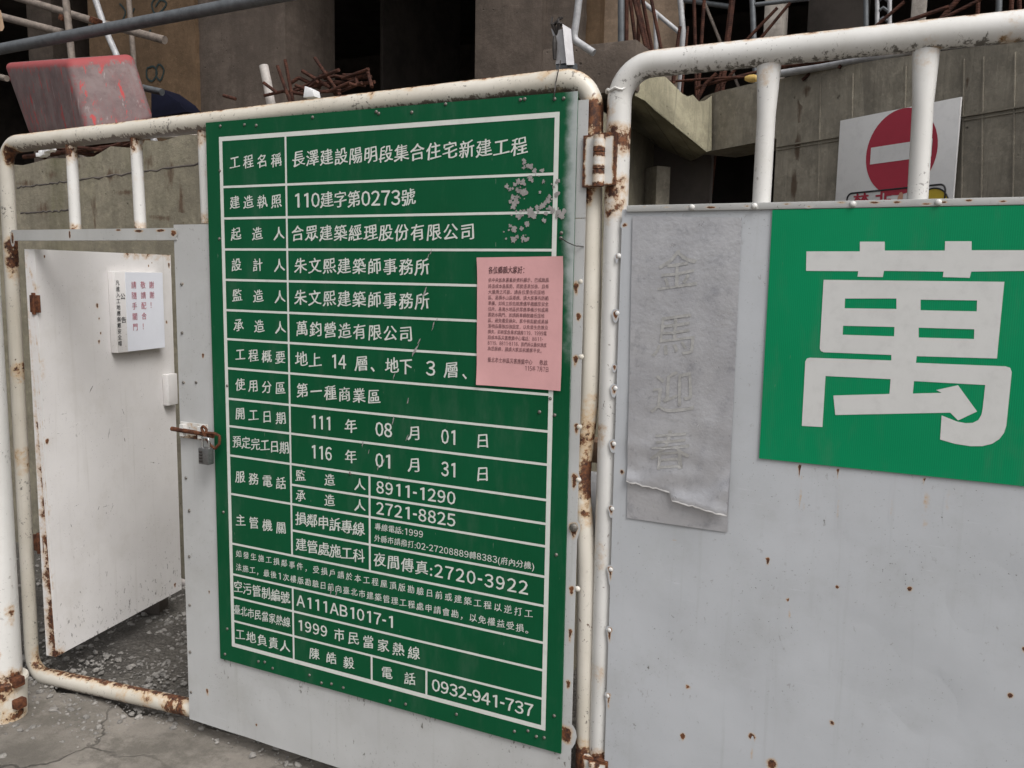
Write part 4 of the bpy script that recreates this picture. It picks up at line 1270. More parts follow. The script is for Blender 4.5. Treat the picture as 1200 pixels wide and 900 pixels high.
    # screws
    scr = [(258.3, 147.7), (286.6, 146.2), (300.5, 147), (366.5, 137.4), (441, 131), (444, 133), (482.7, 131.5), (522.3, 122), (610, 117), (615, 116), (650, 116), (660.6, 115.4), (257.2, 279.7), (658, 273), (657.3, 279),
           (266.4, 452), (645, 467), (632.3, 482.7), (650, 486.4), (410.5, 554.6), (266.4, 736.8), (263.8, 766.5), (303, 775), (310.4, 775.7), (319.6, 783), (362.8, 791), (376.8, 800.2), (388.5, 801.3), (402.4, 805.7), (457, 821), (475.4, 825), (535, 837), (603, 857), (618.8, 856.3), (628.7, 863), (637.8, 864.4), (649.6, 838.7), (652, 650), (258, 200), (262, 600)]
    for x, y in scr: rivet(at(x, y, YS), 0.0048, board, M['screw'], name='screw')
board_text()
def tie_wire():
    m = MB()
    pts = [at(x, y, yy) for x, y, yy in ((649, 117, YS - 0.004), (650, 108, YS - 0.006), (651, 98, -0.004), (654, 84, -0.003), (656, 76, 0.01), (657, 71, 0.034))]
    m.tube(fillet(pts, 0.004, 0.01, 3), 0.0014, 6)
    c = at(657.5, 279, YS - 0.004)
    m.build('tie_wire', M['wire'], board)
    m2 = MB()
    m2.tube(fillet([c, at(665, 284, YS - 0.01), at(674, 288, YS - 0.006), at(684, 289, 0.0)], 0.01, 0.008, 4), 0.0014, 6)
    m2.build('tie_wire', M['wire'], board)
tie_wire()

# pink notice taped over the board
def paper(name, corners, Y, mat, label, cat, curl=0.004, nx=14, nz=18, th=0.0006, wave=0.0012):
    TL, TR, BR, BL = (at(x, y, Y) for x, y in corners)
    m = MB()
    def pt(u, v):
        p = TL.lerp(TR, u).lerp(BL.lerp(BR, u), v)
        k = max(0, abs(u - 0.5) * 2 - 0.75) * max(0, abs(v - 0.5) * 2 - 0.7) / 0.075
        return p + Vector((0, -curl * k + wave * mnoise.noise(Vector((u * 3.1, v * 3.7, len(label)))) - wave, 0))
    g = [[m.vert(pt(i / nx, j / nz)) for i in range(nx + 1)] for j in range(nz + 1)]
    b = [[m.vert(pt(i / nx, j / nz) + Vector((0, th, 0))) for i in range(nx + 1)] for j in range(nz + 1)]
    for j in range(nz):
        for i in range(nx):
            m.face((g[j + 1][i], g[j + 1][i + 1], g[j][i + 1], g[j][i])); m.face((b[j][i], b[j][i + 1], b[j + 1][i + 1], b[j + 1][i]))
    for i in range(nx): m.face((g[0][i], g[0][i + 1], b[0][i + 1], b[0][i])); m.face((g[nz][i + 1], g[nz][i], b[nz][i], b[nz][i + 1]))
    for j in range(nz): m.face((g[j + 1][0], g[j][0], b[j][0], b[j + 1][0])); m.face((g[j][nx], g[j + 1][nx], b[j + 1][nx], b[j][nx]))
    t = thing(name, BL.lerp(BR, 0.5), label, cat)
    m.build('sheet', mat, t, smooth=True)
    return t, TL, TR, BR, BL, pt
def pink():
    Y = YS - 0.003
    t, TL, TR, BR, BL, pt = paper('paper_notice', ((559.6, 301.8), (660.5, 300.2), (657.5, 458), (558.8, 450.8)), Y, M['pink'], 'pink printed notice sheet taped over the right side of the green board', 'notice')
    m = MB(); m.open_sheet = True
    O = Vector((0, 0, 0)); Wd = (TR - TL).length; Hh = (TL - BL).length
    lines = [(0.098, '各位鄉親大家好：', 0.135, 0.60, 0.0225, 0.02),
             (0.175, '依中央氣象署最新資料顯示，巴威颱風', .135, .845, .0135, 0), (0.222, '將造成本島風勢、雨勢逐漸加強，且有', .135, .845, .0135, 0), (0.266, '大量雨之可能，請各位里住低窪地', .135, .80, .0135, 0), (0.310, '區、易積水山區鄉親，請大家事先防範', .135, .845, .0135, 0),
             (0.354, '準備，如有立即危險應儘早撤離至安全', .135, .845, .0135, 0), (0.398, '住所，易淹水地區民眾應準備沙包或用', .135, .845, .0135, 0), (0.442, '置防水閘門，並請將車輛駛離低窪地', .135, .80, .0135, 0), (0.486, '區，避免遭受損失，家中有鬆動或易掉', .135, .845, .0135, 0),
             (0.530, '落物品需強加強固定，以免發生危險及', .135, .845, .0135, 0), (0.574, '損失，如有緊急需求請撥119、1999電', .135, .83, .0135, 0), (0.618, '話或本區災害應變中心電話：8811-', .135, .79, .0135, 0), (0.662, '8119、8811-8118，我們將以最快速度', .135, .83, .0135, 0), (0.706, '為您服務，謹請大家並祝闔家平安。', .135, .80, .0135, 0),
             (0.795, '臺北市士林區災害應變中心', .135, .67, .0165, 0), (0.795, '敬啟', .75, .845, .0165, 0), (0.845, '115年 7月7日', .58, .86, .0165, 0)]
    for v, s, a, b, h, w in lines:
        put(m, s, O, UX, UZ, a * Wd, b * Wd, -v * Hh, h, w, 0.10, 1.0)
    for i, p in enumerate(m.v):
        u, v = p.x / Wd, -p.z / Hh
        q = pt(u, v)
        m.v[i] = q + Vector((0, -0.0007, 0))
    m.build('printed_text', M['ink'], t)
pink()

# ------------------------------------------------------------------ green sign with one huge character
def big_sign():
    GX0 = (atx(903.5, at(903, 250).z) + atx(891.5, at(892, 540).z)) / 2
    gz1, gz0 = at(1050, 243, 0).z, (at(892, 540).z + at(1200, 566).z) / 2
    t = thing('character_sign', Vector((0.05, 0, gz0)), 'bright green sheet with one huge white character, fixed to the right gate leaf', 'sign')
    Yg = -0.0085
    zb_top = FLZ0 - 0.001
    m = MB()
    sheet(m, GX0, 0.42, gz0, zb_top, -0.0045, 0.004, 20, 12)
    m.build('backing', M['green2'], t)
    f = lambda x, y: at(700 + x / 2.196, 230 + y / 2.196, 0)
    outer = [(583, 215), (1047, 220), (1028, 417), (822, 411), (820, 428), (1050, 437), (1062, 441), (1066, 452), (1052, 590), (1046, 608), (1034, 624), (1015, 636), (990, 642), (960, 642), (920, 636), (882, 625), (886, 563), (926, 579), (948, 583), (966, 582), (980, 575), (988, 562), (991, 548), (998, 485), (815, 475),
             (812, 507), (886, 505), (872, 498), (928, 485.5), (977, 553), (928, 576), (908, 556), (613, 562), (608, 512), (752, 508), (755, 470), (588, 462), (580, 593), (527, 590), (536, 425), (540, 417), (548, 415), (757, 422), (757, 408), (583, 401), (576, 398), (573, 391)]
    holes = [[(638, 263), (770, 263), (770, 290), (637, 288)], [(832, 266), (977, 268), (976, 296), (832, 293)], [(633, 333), (765, 336), (764, 360), (632, 356)], [(827, 338), (970, 342), (969, 367), (827, 363)]]
    bar_ = [(539, 142), (676, 142), (676, 117), (740, 117), (740, 140), (894, 140), (895, 116), (963, 116), (963, 139), (1112, 139), (1112, 192), (962, 194), (958, 210), (889, 208), (891, 194), (738, 192), (735, 208), (670, 207), (672, 193), (538, 192)]
    k = MB(); k.open_sheet = True
    for loops in ([outer] + holes, [bar_]):
        pl_ = []
        for loop in loops:
            pl_.append([Vector((p.x, p.z, 0)) for p in (f(x, y) for x, y in loop)])
        flat_ = [p for l in pl_ for p in l]
        ids = [k.vert((p.x, -0.0052, p.y)) for p in flat_]
        for tri in tessellate_polygon(pl_): k.face([ids[i] for i in tri])
    for i, fc in enumerate(k.f):
        a_, b_, c_ = (k.v[j] for j in fc)
        if (b_ - a_).cross(c_ - a_).y > 0: k.f[i] = fc[::-1]
    k.build('character', M['letter_big'], t)
big_sign()

# ------------------------------------------------------------------ silver grey banner sheet
def silver():
    Y = -0.003
    t = thing('paper_banner', at(793, 616, Y), 'wrinkled silver grey vertical paper banner with faint characters and a torn foot', 'banner')
    TL, TR, BR, BL = at(741.5, 253, Y), at(869.5, 255, Y), at(852.5, 624, Y), at(734.5, 607, Y)
    x0, x1 = (TL.x + BL.x) / 2, (TR.x + BR.x) / 2
    def pt(u, v, y=Y): 
        p = TL.lerp(TR, u).lerp(BL.lerp(BR, u), v)
        return Vector((p.x, y, p.z))
    # lower layer
    m = MB()
    nx, nz = 16, 40
    for nm, va, vb, yy, par in (('backing', 0.0, 1.0, Y, None),):
        g = [[m.vert(pt(i / nx, j / nz)) for i in range(nx + 1)] for j in range(nz + 1)]
        for j in range(nz):
            for i in range(nx): m.face((g[j + 1][i], g[j + 1][i + 1], g[j][i + 1], g[j][i]))
    m.open_sheet = True
    m.build('backing_sheet', M['silver'], t)
    s = MB(); s.open_sheet = True
    nx, nz = 30, 60
    def tear(u): return 0.880 + 0.045 * u + 0.006 * mnoise.fractal(Vector((u * 14, 1, 0)), 1.0, 2.0, 4) - (0.012 if u < 0.45 else -0.012)
    def wrk(u, v):
        lift = max(0, (v - 0.55) / 0.38)
        return 0.006 * lift * (1 + mnoise.fractal(Vector((u * 2.2, v * 13, 2)), 1.0, 2.0, 3)) + 0.010 * max(0, (v - 0.78) / 0.14) ** 2 * (0.35 + 0.65 * u)
    rowsv = []
    for j in range(nz + 1):
        r = []
        for i in range(nx + 1):
            u = i / nx
            v = tear(u) * j / nz
            wr = wrk(u, v)
            r.append(s.vert(pt(u, v, Y - 0.0012 - wr)))
        rowsv.append(r)
    for j in range(nz):
        for i in range(nx): s.face((rowsv[j + 1][i], rowsv[j + 1][i + 1], rowsv[j][i + 1], rowsv[j][i]))
    # white torn lip
    prev = rowsv[nz]
    lip = [s.vert(s.v[k] + Vector((0, 0.0008, -0.003 - 0.003 * abs(mnoise.noise(Vector((k * 0.7, 0, 0))))))) for k in prev]
    for i in range(nx): s.face((lip[i], lip[i + 1], prev[i + 1], prev[i]), 1)
    s.build('sheet', [M['silver'], M['torn']], t, smooth=True)
    # faint characters
    for ch, px, py, h in (('金', 797, 317, 0.115), ('馬', 794, 393, 0.125), ('迎', 792, 460, 0.125), ('春', 789, 528, 0.12)):
        c = MB(); c.open_sheet = True
        p = at(px, py, Y)
        put(c, ch, Vector((0, Y, 0)), UX, UZ, p.x - h / 2, p.x + h / 2, p.z, h, 0.0, 0.16)
        for q in c.v:
            u = (q.x - x0) / (x1 - x0); v = (TL.z - q.z) / (TL.z - BL.z)
            q.y = Y - 0.0012 - wrk(u, v) - 0.0012
        c.build('faint_character', M['silver_letter'], t)
silver()

# ------------------------------------------------------------------ white notice box on the wicket door
def notice_box():
    bx0, bx1 = 130, 192
    a = don(127, 319); 
    # face plane stands proud of the door
    out = 0.034
    L = on(136, 365, DO + DNn * out, DNn); Rr = on(192, 365, DO + DNn * out, DNn)
    u0 = (L - DO).dot(DD); u1 = (Rr - DO).dot(DD)
    zt = on(150, 318.5, DO + DNn * out, DNn).z; zb = on(150, 412.5, DO + DNn * out, DNn).z
    t = thing('notice_box', dp((u0 + u1) / 2, zb, 0.02), 'shallow white notice box with a paper request, fixed to the open wicket door', 'notice box')
    m = MB()
    m.hexa([dp(u0, zb, 0.001), dp(u1, zb, 0.001), dp(u1, zb, out), dp(u0, zb, out)], [dp(u0, zt, 0.001), dp(u1, zt, 0.001), dp(u1, zt, out), dp(u0, zt, out)])
    m.build('box', M['door'], t, bevel=0.004)
    p0 = (on(148, 365, DO + DNn * out, DNn) - DO).dot(DD)
    p = MB()
    p.hexa([dp(p0, zb + 0.002, out + 0.001), dp(u1 - 0.003, zb + 0.002, out + 0.001), dp(u1 - 0.003, zb + 0.002, out + 0.002), dp(p0, zb + 0.002, out + 0.002)],
           [dp(p0, zt - 0.002, out + 0.001), dp(u1 - 0.003, zt - 0.002, out + 0.001), dp(u1 - 0.003, zt - 0.002, out + 0.002), dp(p0, zt - 0.002, out + 0.002)])
    pp = p.build('paper', M['paper'], t)
    O = Vector((DO.x, DO.y, 0)) + DNn * (out + 0.003)
    H = zt - zb
    W = u1 - p0
    for s, fx, za, zb_ in (('請隨手關門', 0.20, 0.10, 0.76), ('敬請配合！', 0.44, 0.10, 0.76), ('謝謝！', 0.67, 0.10, 0.49)):
        r = MB(); r.open_sheet = True
        vput(r, s, O, DD, UZ, p0 + W * fx, zt - H * za, zt - H * zb_, 0.032, 0.008, 0, 1.0)
        r.build('printed_text', M['ink_red'], pp)
    k = MB(); k.open_sheet = True
    O2 = Vector((DO.x, DO.y, 0)) + DNn * (out + 0.001)
    w0 = p0 - u0
    vput(k, '公告', O2, DD, UZ, u0 + w0 * 0.70, zt - H * 0.16, zt - H * 0.74, 0.027, 0.01, 0, 1.1)
    vput(k, '凡進入工地應佩戴安全帽', O2, DD, UZ, u0 + w0 * 0.24, zt - H * 0.10, zt - H * 0.92, 0.022, 0.01, 0, 1.0)
    k.build('printed_text', M['ink_black'], t)
notice_box()

# ------------------------------------------------------------------ no entry sign on the concrete wall
def no_entry():
    t = thing('no_entry_sign', rw(1058, 235) + WN * 0.01, 'white board with a red no-entry disc on the concrete wall behind the right bars', 'sign')
    TL, TR = rw(989, 142), rw(1131, 114)
    x0 = (TL - WO).dot(WD); x1 = (TR - WO).dot(WD)
    zt = (TL.z + TR.z) / 2; zb = zt - (x1 - x0) * 1.25
    def w(u, z, o): return Vector((WO.x, WO.y, 0)) + WD * u + Vector((0, 0, z)) + WN * o
    m = MB()
    m.hexa([w(x0, zb, 0.012), w(x1, zb, 0.012), w(x1, zb, 0.018), w(x0, zb, 0.018)], [w(x0, zt, 0.012), w(x1, zt, 0.012), w(x1, zt, 0.018), w(x0, zt, 0.018)])
    m.build('board', M['white_sign'], t, bevel=0.001)
    c = on(1055, 178, w(0, 0, 0.019), WN)
    uc, zc = (c - WO).dot(WD), c.z
    R_ = abs((on(1097, 172, w(0, 0, 0.019), WN) - c).dot(WD)) * 1.0
    R_ = (x1 - x0) * 0.295
    d = MB(); d.open_sheet = True
    d.poly([w(uc + R_ * math.cos(a * math.pi / 24), zc + R_ * math.sin(a * math.pi / 24), 0.019) for a in range(48)])
    d.build('red_disc', M['red_sign'], t)
    b = MB(); b.open_sheet = True
    b.poly([w(uc - R_ * 0.86, zc - R_ * 0.2, 0.0198), w(uc + R_ * 0.86, zc - R_ * 0.2, 0.0198), w(uc + R_ * 0.86, zc + R_ * 0.2, 0.0198), w(uc - R_ * 0.86, zc + R_ * 0.2, 0.0198)])
    b.build('white_bar', M['white_sign'], t)
    k = MB(); k.open_sheet = True
    fl = on(993, 227, w(0, 0, 0.019), WN); ft = fl.z
    fu0 = (fl - WO).dot(WD); fu1 = x1 - (x1 - x0) * 0.06
    path = [w(fu0 + 0.00, ft - 0.25, 0.019), w(fu0, ft, 0.019), w(fu1, ft, 0.019), w(fu1, ft - 0.25, 0.019)]
    k.tube(fillet(path, 0.02, 0.03, 5), 0.003, 6)
    k.build('printed_border', M['ink_black'], t)
    s = MB(); s.open_sheet = True
    hh = (x1 - x0) * 0.17
    for ch, x in (('禁', 1010), ('非', 1036)):
        q = on(x, 236, w(0, 0, 0.019), WN)
        uu = (q - WO).dot(WD)
        put(s, ch, w(0, 0, 0.0195), WD, UZ, uu - hh / 2, uu + hh / 2, ft + 0.002 - hh / 2, hh, 0.03)
    s.build('printed_text', M['red_sign'], t)
    # yellow helmet and a raised finger of the drawing
    y = MB(); y.open_sheet = True
    q = on(1093, 236, w(0, 0, 0.019), WN); uq = (q - WO).dot(WD); r = (x1 - x0) * 0.12
    y.poly([w(uq + r * math.cos(a * math.pi / 16), q.z - 0.01 + r * 0.9 * math.sin(a * math.pi / 16), 0.0192) for a in range(17)])
    y.build('printed_helmet', M['sign_yellow'], t)
    o = MB(); o.open_sheet = True
    o.tube([w(uq + r * math.cos(a * math.pi / 16), q.z - 0.01 + r * 0.9 * math.sin(a * math.pi / 16), 0.0195) for a in range(17)], 0.0025, 6)
    q2 = on(1054, 231, w(0, 0, 0.019), WN); u2 = (q2 - WO).dot(WD)
    o.build('printed_outline', M['ink_black'], t)
    h = MB(); h.open_sheet = True
    h.poly([w(u2 + dx, q2.z + dz, 0.0192) for dx, dz in ((-0.012, -0.06), (0.016, -0.06), (0.012, -0.02), (0.014, 0.008), (0.008, 0.016), (0.0, 0.014), (-0.006, 0.0), (-0.010, -0.02))])
    h.build('printed_finger', M['sign_skin'], t)
no_entry()

# ------------------------------------------------------------------ red tub on the retaining wall
def tub():
    A, B_, C_ = at(78, 69, 1.28), at(3, 74, 1.72), at(158, 63, 1.62)      # top: front, left, right
    a, b, c = at(103, 160, 1.28), at(34, 160, 1.72), at(183, 141, 1.62)   # bottom
    D_, d = B_ + C_ - A, b + c - a
    t = thing('plastic_tub', a.lerp(d, 0.5), 'upturned worn red tub with streaked grey sides, tilted on the old wall', 'tub')
    bot, top = [a, c, d, b], [A, C_, D_, B_]
    m = MB()
    m.hexa(bot, top)
    o = m.build('body', M['tub'], t)
    bm = bmesh.new(); bm.from_mesh(o.data)
    bmesh.ops.bevel(bm, geom=list(bm.edges), offset=0.04, segments=5, affect='EDGES', profile=0.5)
    bmesh.ops.subdivide_edges(bm, edges=[e for e in bm.edges if e.calc_length() > 0.1], cuts=9, use_grid_fill=True)
    for f in bm.faces: f.smooth = True
    bm.to_mesh(o.data); bm.free()
    segs = [(bot[k], bot[(k + 1) % 4]) for k in range(4)] + [(top[k], top[(k + 1) % 4]) for k in range(4)] + [(bot[k], top[k]) for k in range(4)]
    wv = []
    for v in o.data.vertices:
        p = v.co + t.location
        best = 0.0
        for i, (q0, q1) in enumerate(segs):
            u = max(0, min(1, (p - q0).dot(q1 - q0) / (q1 - q0).length_squared))
            dist = (p - q0.lerp(q1, u)).length
            best = max(best, max(0, 1 - dist / (0.085 if 4 <= i < 8 else 0.055)) * (0.95 if 4 <= i < 8 else 0.6))
        wv.append(best)
    o.data.attributes.new('rust', 'FLOAT', 'POINT').data.foreach_set('value', wv)
    # flared rim
    ctr = (a + b + c + d) / 4
    r = MB()
    ax = ((A + B_ + C_ + D_) / 4 - ctr).normalized()
    out = [ctr + (p - ctr) * 1.10 for p in bot]
    r.hexa([p - ax * 0.03 for p in out], [p + ax * 0.005 for p in out])
    r.r = [0.9] * len(r.v)
    r.build('rim', M['tub'], t, bevel=0.008)
tub()

# ------------------------------------------------------------------ tubes, rods and oddments behind the gate
def rod(name, px, Y, wpx, mat, label, cat, group=None, Y2=None, seg=8, ext=None):
    """a bar through photograph points; depth from Y to Y2; wpx its width in the photograph"""
    n = len(px)
    pts = [at(x, y, Y + ((Y2 if Y2 is not None else Y) - Y) * i / max(1, n - 1)) for i, (x, y) in enumerate(px)]
    if ext is not None:          # carry the first end down to the slab or wall it stands on
        u = (pts[0] - pts[1]).normalized()
        if u.z < -0.1:
            k = (pts[0].z - ext) / -u.z
            if 0 < k < 1.2: pts.insert(0, pts[0] + u * k)
    r = wpx * 0.5 * ((pts[0] - CAM).dot(FW)) / FPX
    m = MB()
    if len(pts) > 2: pts = fillet(pts, r * 2.5, 0.05, 5)
    m.tube(pts, r, seg)
    return tag(m.build(name, mat, smooth=True), label, cat, group)

R_, SL = M['rebar'], SLAB
# left scaffolding
rod('scaffold_tube', [(-60, 69), (345, -8)], 1.95, 12, M['steel'], 'long blue grey scaffold tube slanting across the top left above the red tub', 'tube', Y2=2.0, seg=12)
rod('scaffold_tube', [(-10, -12), (107, 24), (193, 47)], 2.7, 8.5, M['steel_tan'], 'muddy scaffold tube sloping down to the right, crossing the brown column', 'tube', seg=10)
rod('scaffold_tube', [(-30, 9), (0, 19), (76, 39)], 2.5, 8.5, M['steel_tan'], 'muddy scaffold tube sloping down to the white upright at far left', 'tube', seg=10)
rod('scaffold_tube', [(-40, 82), (8, 92)], 2.3, 7, M['steel_tan'], 'short muddy tube end poking out left of the red tub', 'tube', seg=10)
rod('scaffold_tube', [(85, 75), (75, -20)], 2.45, 8, M['steel_tan'], 'upright muddy scaffold tube rising behind the left half of the red tub', 'tube', seg=10, ext=SL)
rod('scaffold_tube', [(139, 70), (124, 36), (107, -15)], 2.6, 7.5, M['steel_white'], 'whitewashed tube leaning left behind the middle of the red tub', 'tube', seg=10, ext=SL)
rod('scaffold_tube', [(157, 75), (150, -15)], 2.85, 6, M['steel_tan'], 'thin dark upright tube in front of the graffiti on the brown column', 'tube', seg=10, ext=SL)
rod('pipe_offcut', [(168, 103), (190, 108)], 1.9, 8, M['steel'], 'short grey pipe offcut lying right of the red tub', 'pipe', seg=10)
for x, y in ((78, 22), (114, 25)):
    m = MB()
    c = at(x, y, 2.48)
    m.box(c - Vector((0.026, 0.05, 0.022)), c + Vector((0.022, 0.03, 0.02)), rot=Matrix.Rotation(0.4, 3, 'Y'))
    tag(m.build('scaffold_clamp', M['rust'], bevel=0.006), 'rusty scaffold clamp on the upright muddy tube' if x == 78 else 'rusty scaffold clamp on the leaning whitewashed tube', 'clamp')
m = MB()
pl = [at(-8, 10, 2.2), at(1, 12, 2.2), at(5, 32, 2.2), at(3, 36, 2.2), at(-8, 36, 2.2)]
m.prism(pl, Vector((-0.35, 0.06, 0)))
tag(m.build('timber_plank', M['plank']), 'pale timber plank end at the left edge above the muddy tubes', 'plank')
m = MB()
pts = [at(x, y, Y) for x, y, Y in ((177, 102, 2.35), (192, 107, 2.3), (210, 120, 2.25), (219, 131, 2.2), (177, 138, 2.2))]
m.prism(pts, Vector((0.02, 0.12, 0)))
tag(m.build('tarpaulin', M['tarp'], bevel=0.003), 'navy tarpaulin heap between red tub and grey column', 'tarpaulin')
# wires and bars under the tub
rnd = random.Random(4)
for i, px in enumerate(([(22, 178), (70, 170), (120, 176), (190, 150)], [(28, 184), (80, 178), (150, 170), (195, 146)], [(40, 170), (52, 186), (64, 168), (58, 160)], [(30, 166), (60, 172), (110, 182), (160, 165)], [(60, 182), (130, 168), (192, 152)])):
    rod('rusty_rod', px, 1.30 + 0.03 * i, 4 + (i % 2), R_, 'bent rusty rod lying in the tangle under the red tub', 'rod', 'rods tangled under the red tub', Y2=1.25 + 0.03 * i)
m = MB()
for i in range(5):
    c = at(48 + i * 3, 182 - i * 2, 1.16)
    m.box(c - Vector((0.018, 0.02, 0.01)), c + Vector((0.018, 0.02, 0.012)), rot=Matrix.Rotation(i, 3, 'Y'))
tag(m.build('plastic_scrap', M['bag'], bevel=0.004), 'crumpled pale scrap caught in the rods under the red tub', 'scrap')
m = MB()
lo, hi = at(192, 163, 1.15), at(232, 148, 1.15)
m.hexa([Vector((lo.x, 1.12, lo.z)), Vector((hi.x, 1.12, lo.z)), Vector((hi.x, 1.4, lo.z)), Vector((lo.x, 1.4, lo.z))], [Vector((lo.x + .03, 1.13, hi.z - .02)), Vector((hi.x - .01, 1.15, hi.z)), Vector((hi.x, 1.38, hi.z)), Vector((lo.x + .02, 1.38, hi.z - .01))])
tag(m.build('concrete_lump', M['col_pale'], bevel=0.012), 'pale broken concrete lump on the old wall beside the third bar', 'rubble')

# rebar heap behind the top rail
heap = [([(436, 102), (430, 81)], 5.0), ([(424, 97), (392, 110)], 4.5), ([(399, 112), (369, 68)], 5.0), ([(387, 103), (354, 83)], 5.0), ([(388, 101), (375, 76)], 3.5), ([(397, 82), (372, 92), (362, 104)], 5.0), ([(432, 81), (401, 92)], 4.5), ([(430, 87), (412, 93), (393, 89), (380, 92)], 4.5), ([(439, 96), (416, 99), (402, 101)], 4.5),
        ([(375, 103), (350, 91), (340, 98)], 5.0), ([(409, 98), (420, 101), (416, 88), (402, 88)], 4.5), ([(372, 95), (357, 106), (345, 104)], 4.5), ([(366, 112), (332, 107), (310, 112)], 4.5), ([(352, 108), (380, 98), (420, 97)], 4.5), ([(360, 100), (392, 96), (428, 100)], 4.5), ([(346, 100), (368, 108), (400, 106)], 4.5), ([(383, 108), (420, 92), (436, 90)], 4), ([(340, 110), (366, 96), (384, 84)], 4)]
for i, (px, w) in enumerate(heap):
    rod('rebar_offcut', px, 1.30 + 0.02 * (i % 5), w * 0.88, R_, 'rusty rebar offcut in the heap above the middle of the top rail', 'rebar', 'rebar offcuts heaped above the top rail', Y2=1.36 + 0.02 * (i % 3))
rod('rebar_offcut', [(336, 108), (325, 77)], 1.32, 4, R_, 'rusty rebar standing up, leaning left, beside the white pipe stub', 'rebar', ext=2.2)
rod('rebar_offcut', [(341, 106), (334, 70)], 1.34, 4, R_, 'tallest rusty rebar standing nearly upright left of the rebar heap', 'rebar', ext=2.2)
rod('rebar_offcut', [(325, 109), (309, 97)], 1.25, 4, R_, 'short rusty rebar leaning against the white pipe stub', 'rebar')
rod('rebar_offcut', [(276, 116), (262, 112)], 1.25, 4, R_, 'lone rusty rebar end lying near the grey column foot', 'rebar')
rod('pipe_stub', [(317, 118), (313, 96), (309, 77)], 1.4, 10.5, M['pvc'], 'dusty white pipe stub standing in front of the grey column', 'pipe', seg=14, ext=2.15)
m = MB()
c = at(361, 106, 1.22)
m.prism([c + Vector((-0.03, 0, -0.03)), c + Vector((0.035, 0, -0.03)), c + Vector((0.028, 0, 0.0)), c + Vector((-0.02, 0, 0.022))], Vector((0, 0.05, 0)))
tag(m.build('foam_scrap', M['bag'], bevel=0.004), 'small white foam scrap below the rebar heap', 'scrap')

# aluminium bracket standing behind the junction of the leaves
def bracket():
    t = thing('formwork_bracket', Vector((at(660, 75, 0.5).x, 0.5, 0)), 'pale metal formwork bracket standing up behind the top rail near its elbow', 'bracket')
    a = MB()
    pts = [at(x, y, 0.5) for x, y in ((645.5, 33), (648, 36), (655, 35), (659, 34), (664, 76), (651, 76), (652, 60), (649, 45))]
    a.prism(pts, Vector((0, 0.008, 0)))
    a.build('plate', M['alu'], t)
    b = MB()
    q = [at(659, 28, 0.48), at(669, 34, 0.5), at(673, 76, 0.5), at(664, 76, 0.48)]
    b.prism(q, Vector((-0.01, 0.03, 0)))
    b.build('plate', M['alu'], t)
    h = MB()
    h.tube([at(650, y, 0.492) for y in (42, 50, 58, 70)], [0.004, 0.008, 0.008, 0.005], 8)
    h.build('slot', M['wire'], t)
    s = MB()
    p = at(662, 74, 0.5)
    s.box((p.x - 0.03, 0.5, 0.0), (p.x + 0.03, 0.53, p.z))
    s.build('stem', M['steel'], t)
    k = MB()
    c = at(652, 27, 0.5)
    for i in range(7):
        k.tube([c + Vector((0, 0, -0.035)), c + Vector((rnd.uniform(-.018, .018), rnd.uniform(-.015, .015), -0.005)), c + Vector((rnd.uniform(-.025, .025), 0, rnd.uniform(-0.005, 0.02)))], 0.0035, 5)
    k.build('wire_knot', M['wire'], t)
bracket()
rod('bent_pipe', [(696, 62), (672, 46), (676, 20), (680, -15)], 1.2, 8.5, M['steel_white'], 'bent whitewashed pipe behind the formwork bracket', 'pipe', seg=12)

# right side: starter bars, tubes and frames standing on the slab
G1 = 'starter bars rising beside the tan board'
for i, px in enumerate(([(734, 60), (734.5, -15)], [(746, 60), (737, -12)], [(748, 58), (748.5, -12)], [(758, 60), (741, -8)], [(762, 64), (744, -10)], [(765, 64), (751, -12)])):
    rod('rebar', px, 2.05 + 0.05 * (i % 3), 4.6 if i else 5, R_, 'rusty starter bar in the bundle in front of the tan board', 'rebar', G1, ext=SL - 0.3)
rod('rebar', [(776, 64), (761, -12)], 2.1, 4.2, R_, 'rightmost rusty starter bar of the fan on the tan board', 'rebar', ext=SL - 0.3)
rod('scaffold_tube', [(728, 60), (728, -15)], 2.3, 8, M['steel'], 'upright grey tube just left of the starter bar bundle', 'tube', seg=12, ext=SL - 0.2)
rod('scaffold_tube', [(748, -2), (796, 38)], 2.5, 5.5, M['steel_white'], 'diagonal whitewashed brace crossing the tan board', 'tube', seg=10)
rod('scaffold_tube', [(769, 64), (768, 16)], 2.45, 5, M['steel_white'], 'short whitewashed upright under the diagonal brace', 'tube', seg=10, ext=SL - 0.2)
rod('scaffold_tube', [(799, 66), (800.5, 38), (796, -14)], 2.35, 6.5, M['steel_white'], 'curved whitewashed tube at the right edge of the tan board', 'tube', seg=10, ext=SL - 0.2)
rod('rebar', [(792, 64), (797, 31)], 2.15, 4, R_, 'short rusty bar stub beside the curved whitewashed tube', 'rebar', ext=SL - 0.3)
rod('rebar', [(803, 64), (806, 31)], 2.15, 3, R_, 'thin short rusty bar right of the curved tube', 'rebar', ext=SL - 0.3)
rod('rebar', [(815, 64), (813, -12)], 2.2, 4, R_, 'upright rusty bar in front of the dark void, left of a pair', 'rebar', ext=SL - 0.3)
rod('rebar', [(821, 64), (826, -12)], 2.2, 4, R_, 'upright rusty bar in front of the dark void, right of a pair', 'rebar', ext=SL - 0.3)
rod('rebar', [(851, 60), (859.5, -12)], 2.2, 7, R_, 'thick rusty bar leaning right in front of the dark void', 'rebar', ext=SL - 0.3)
rod('scaffold_tube', [(847, 56), (826, 4)], 3.0, 3.5, M['steel_tan'], 'thin dark brace leaning left behind the thick rusty bar', 'tube', ext=SL)
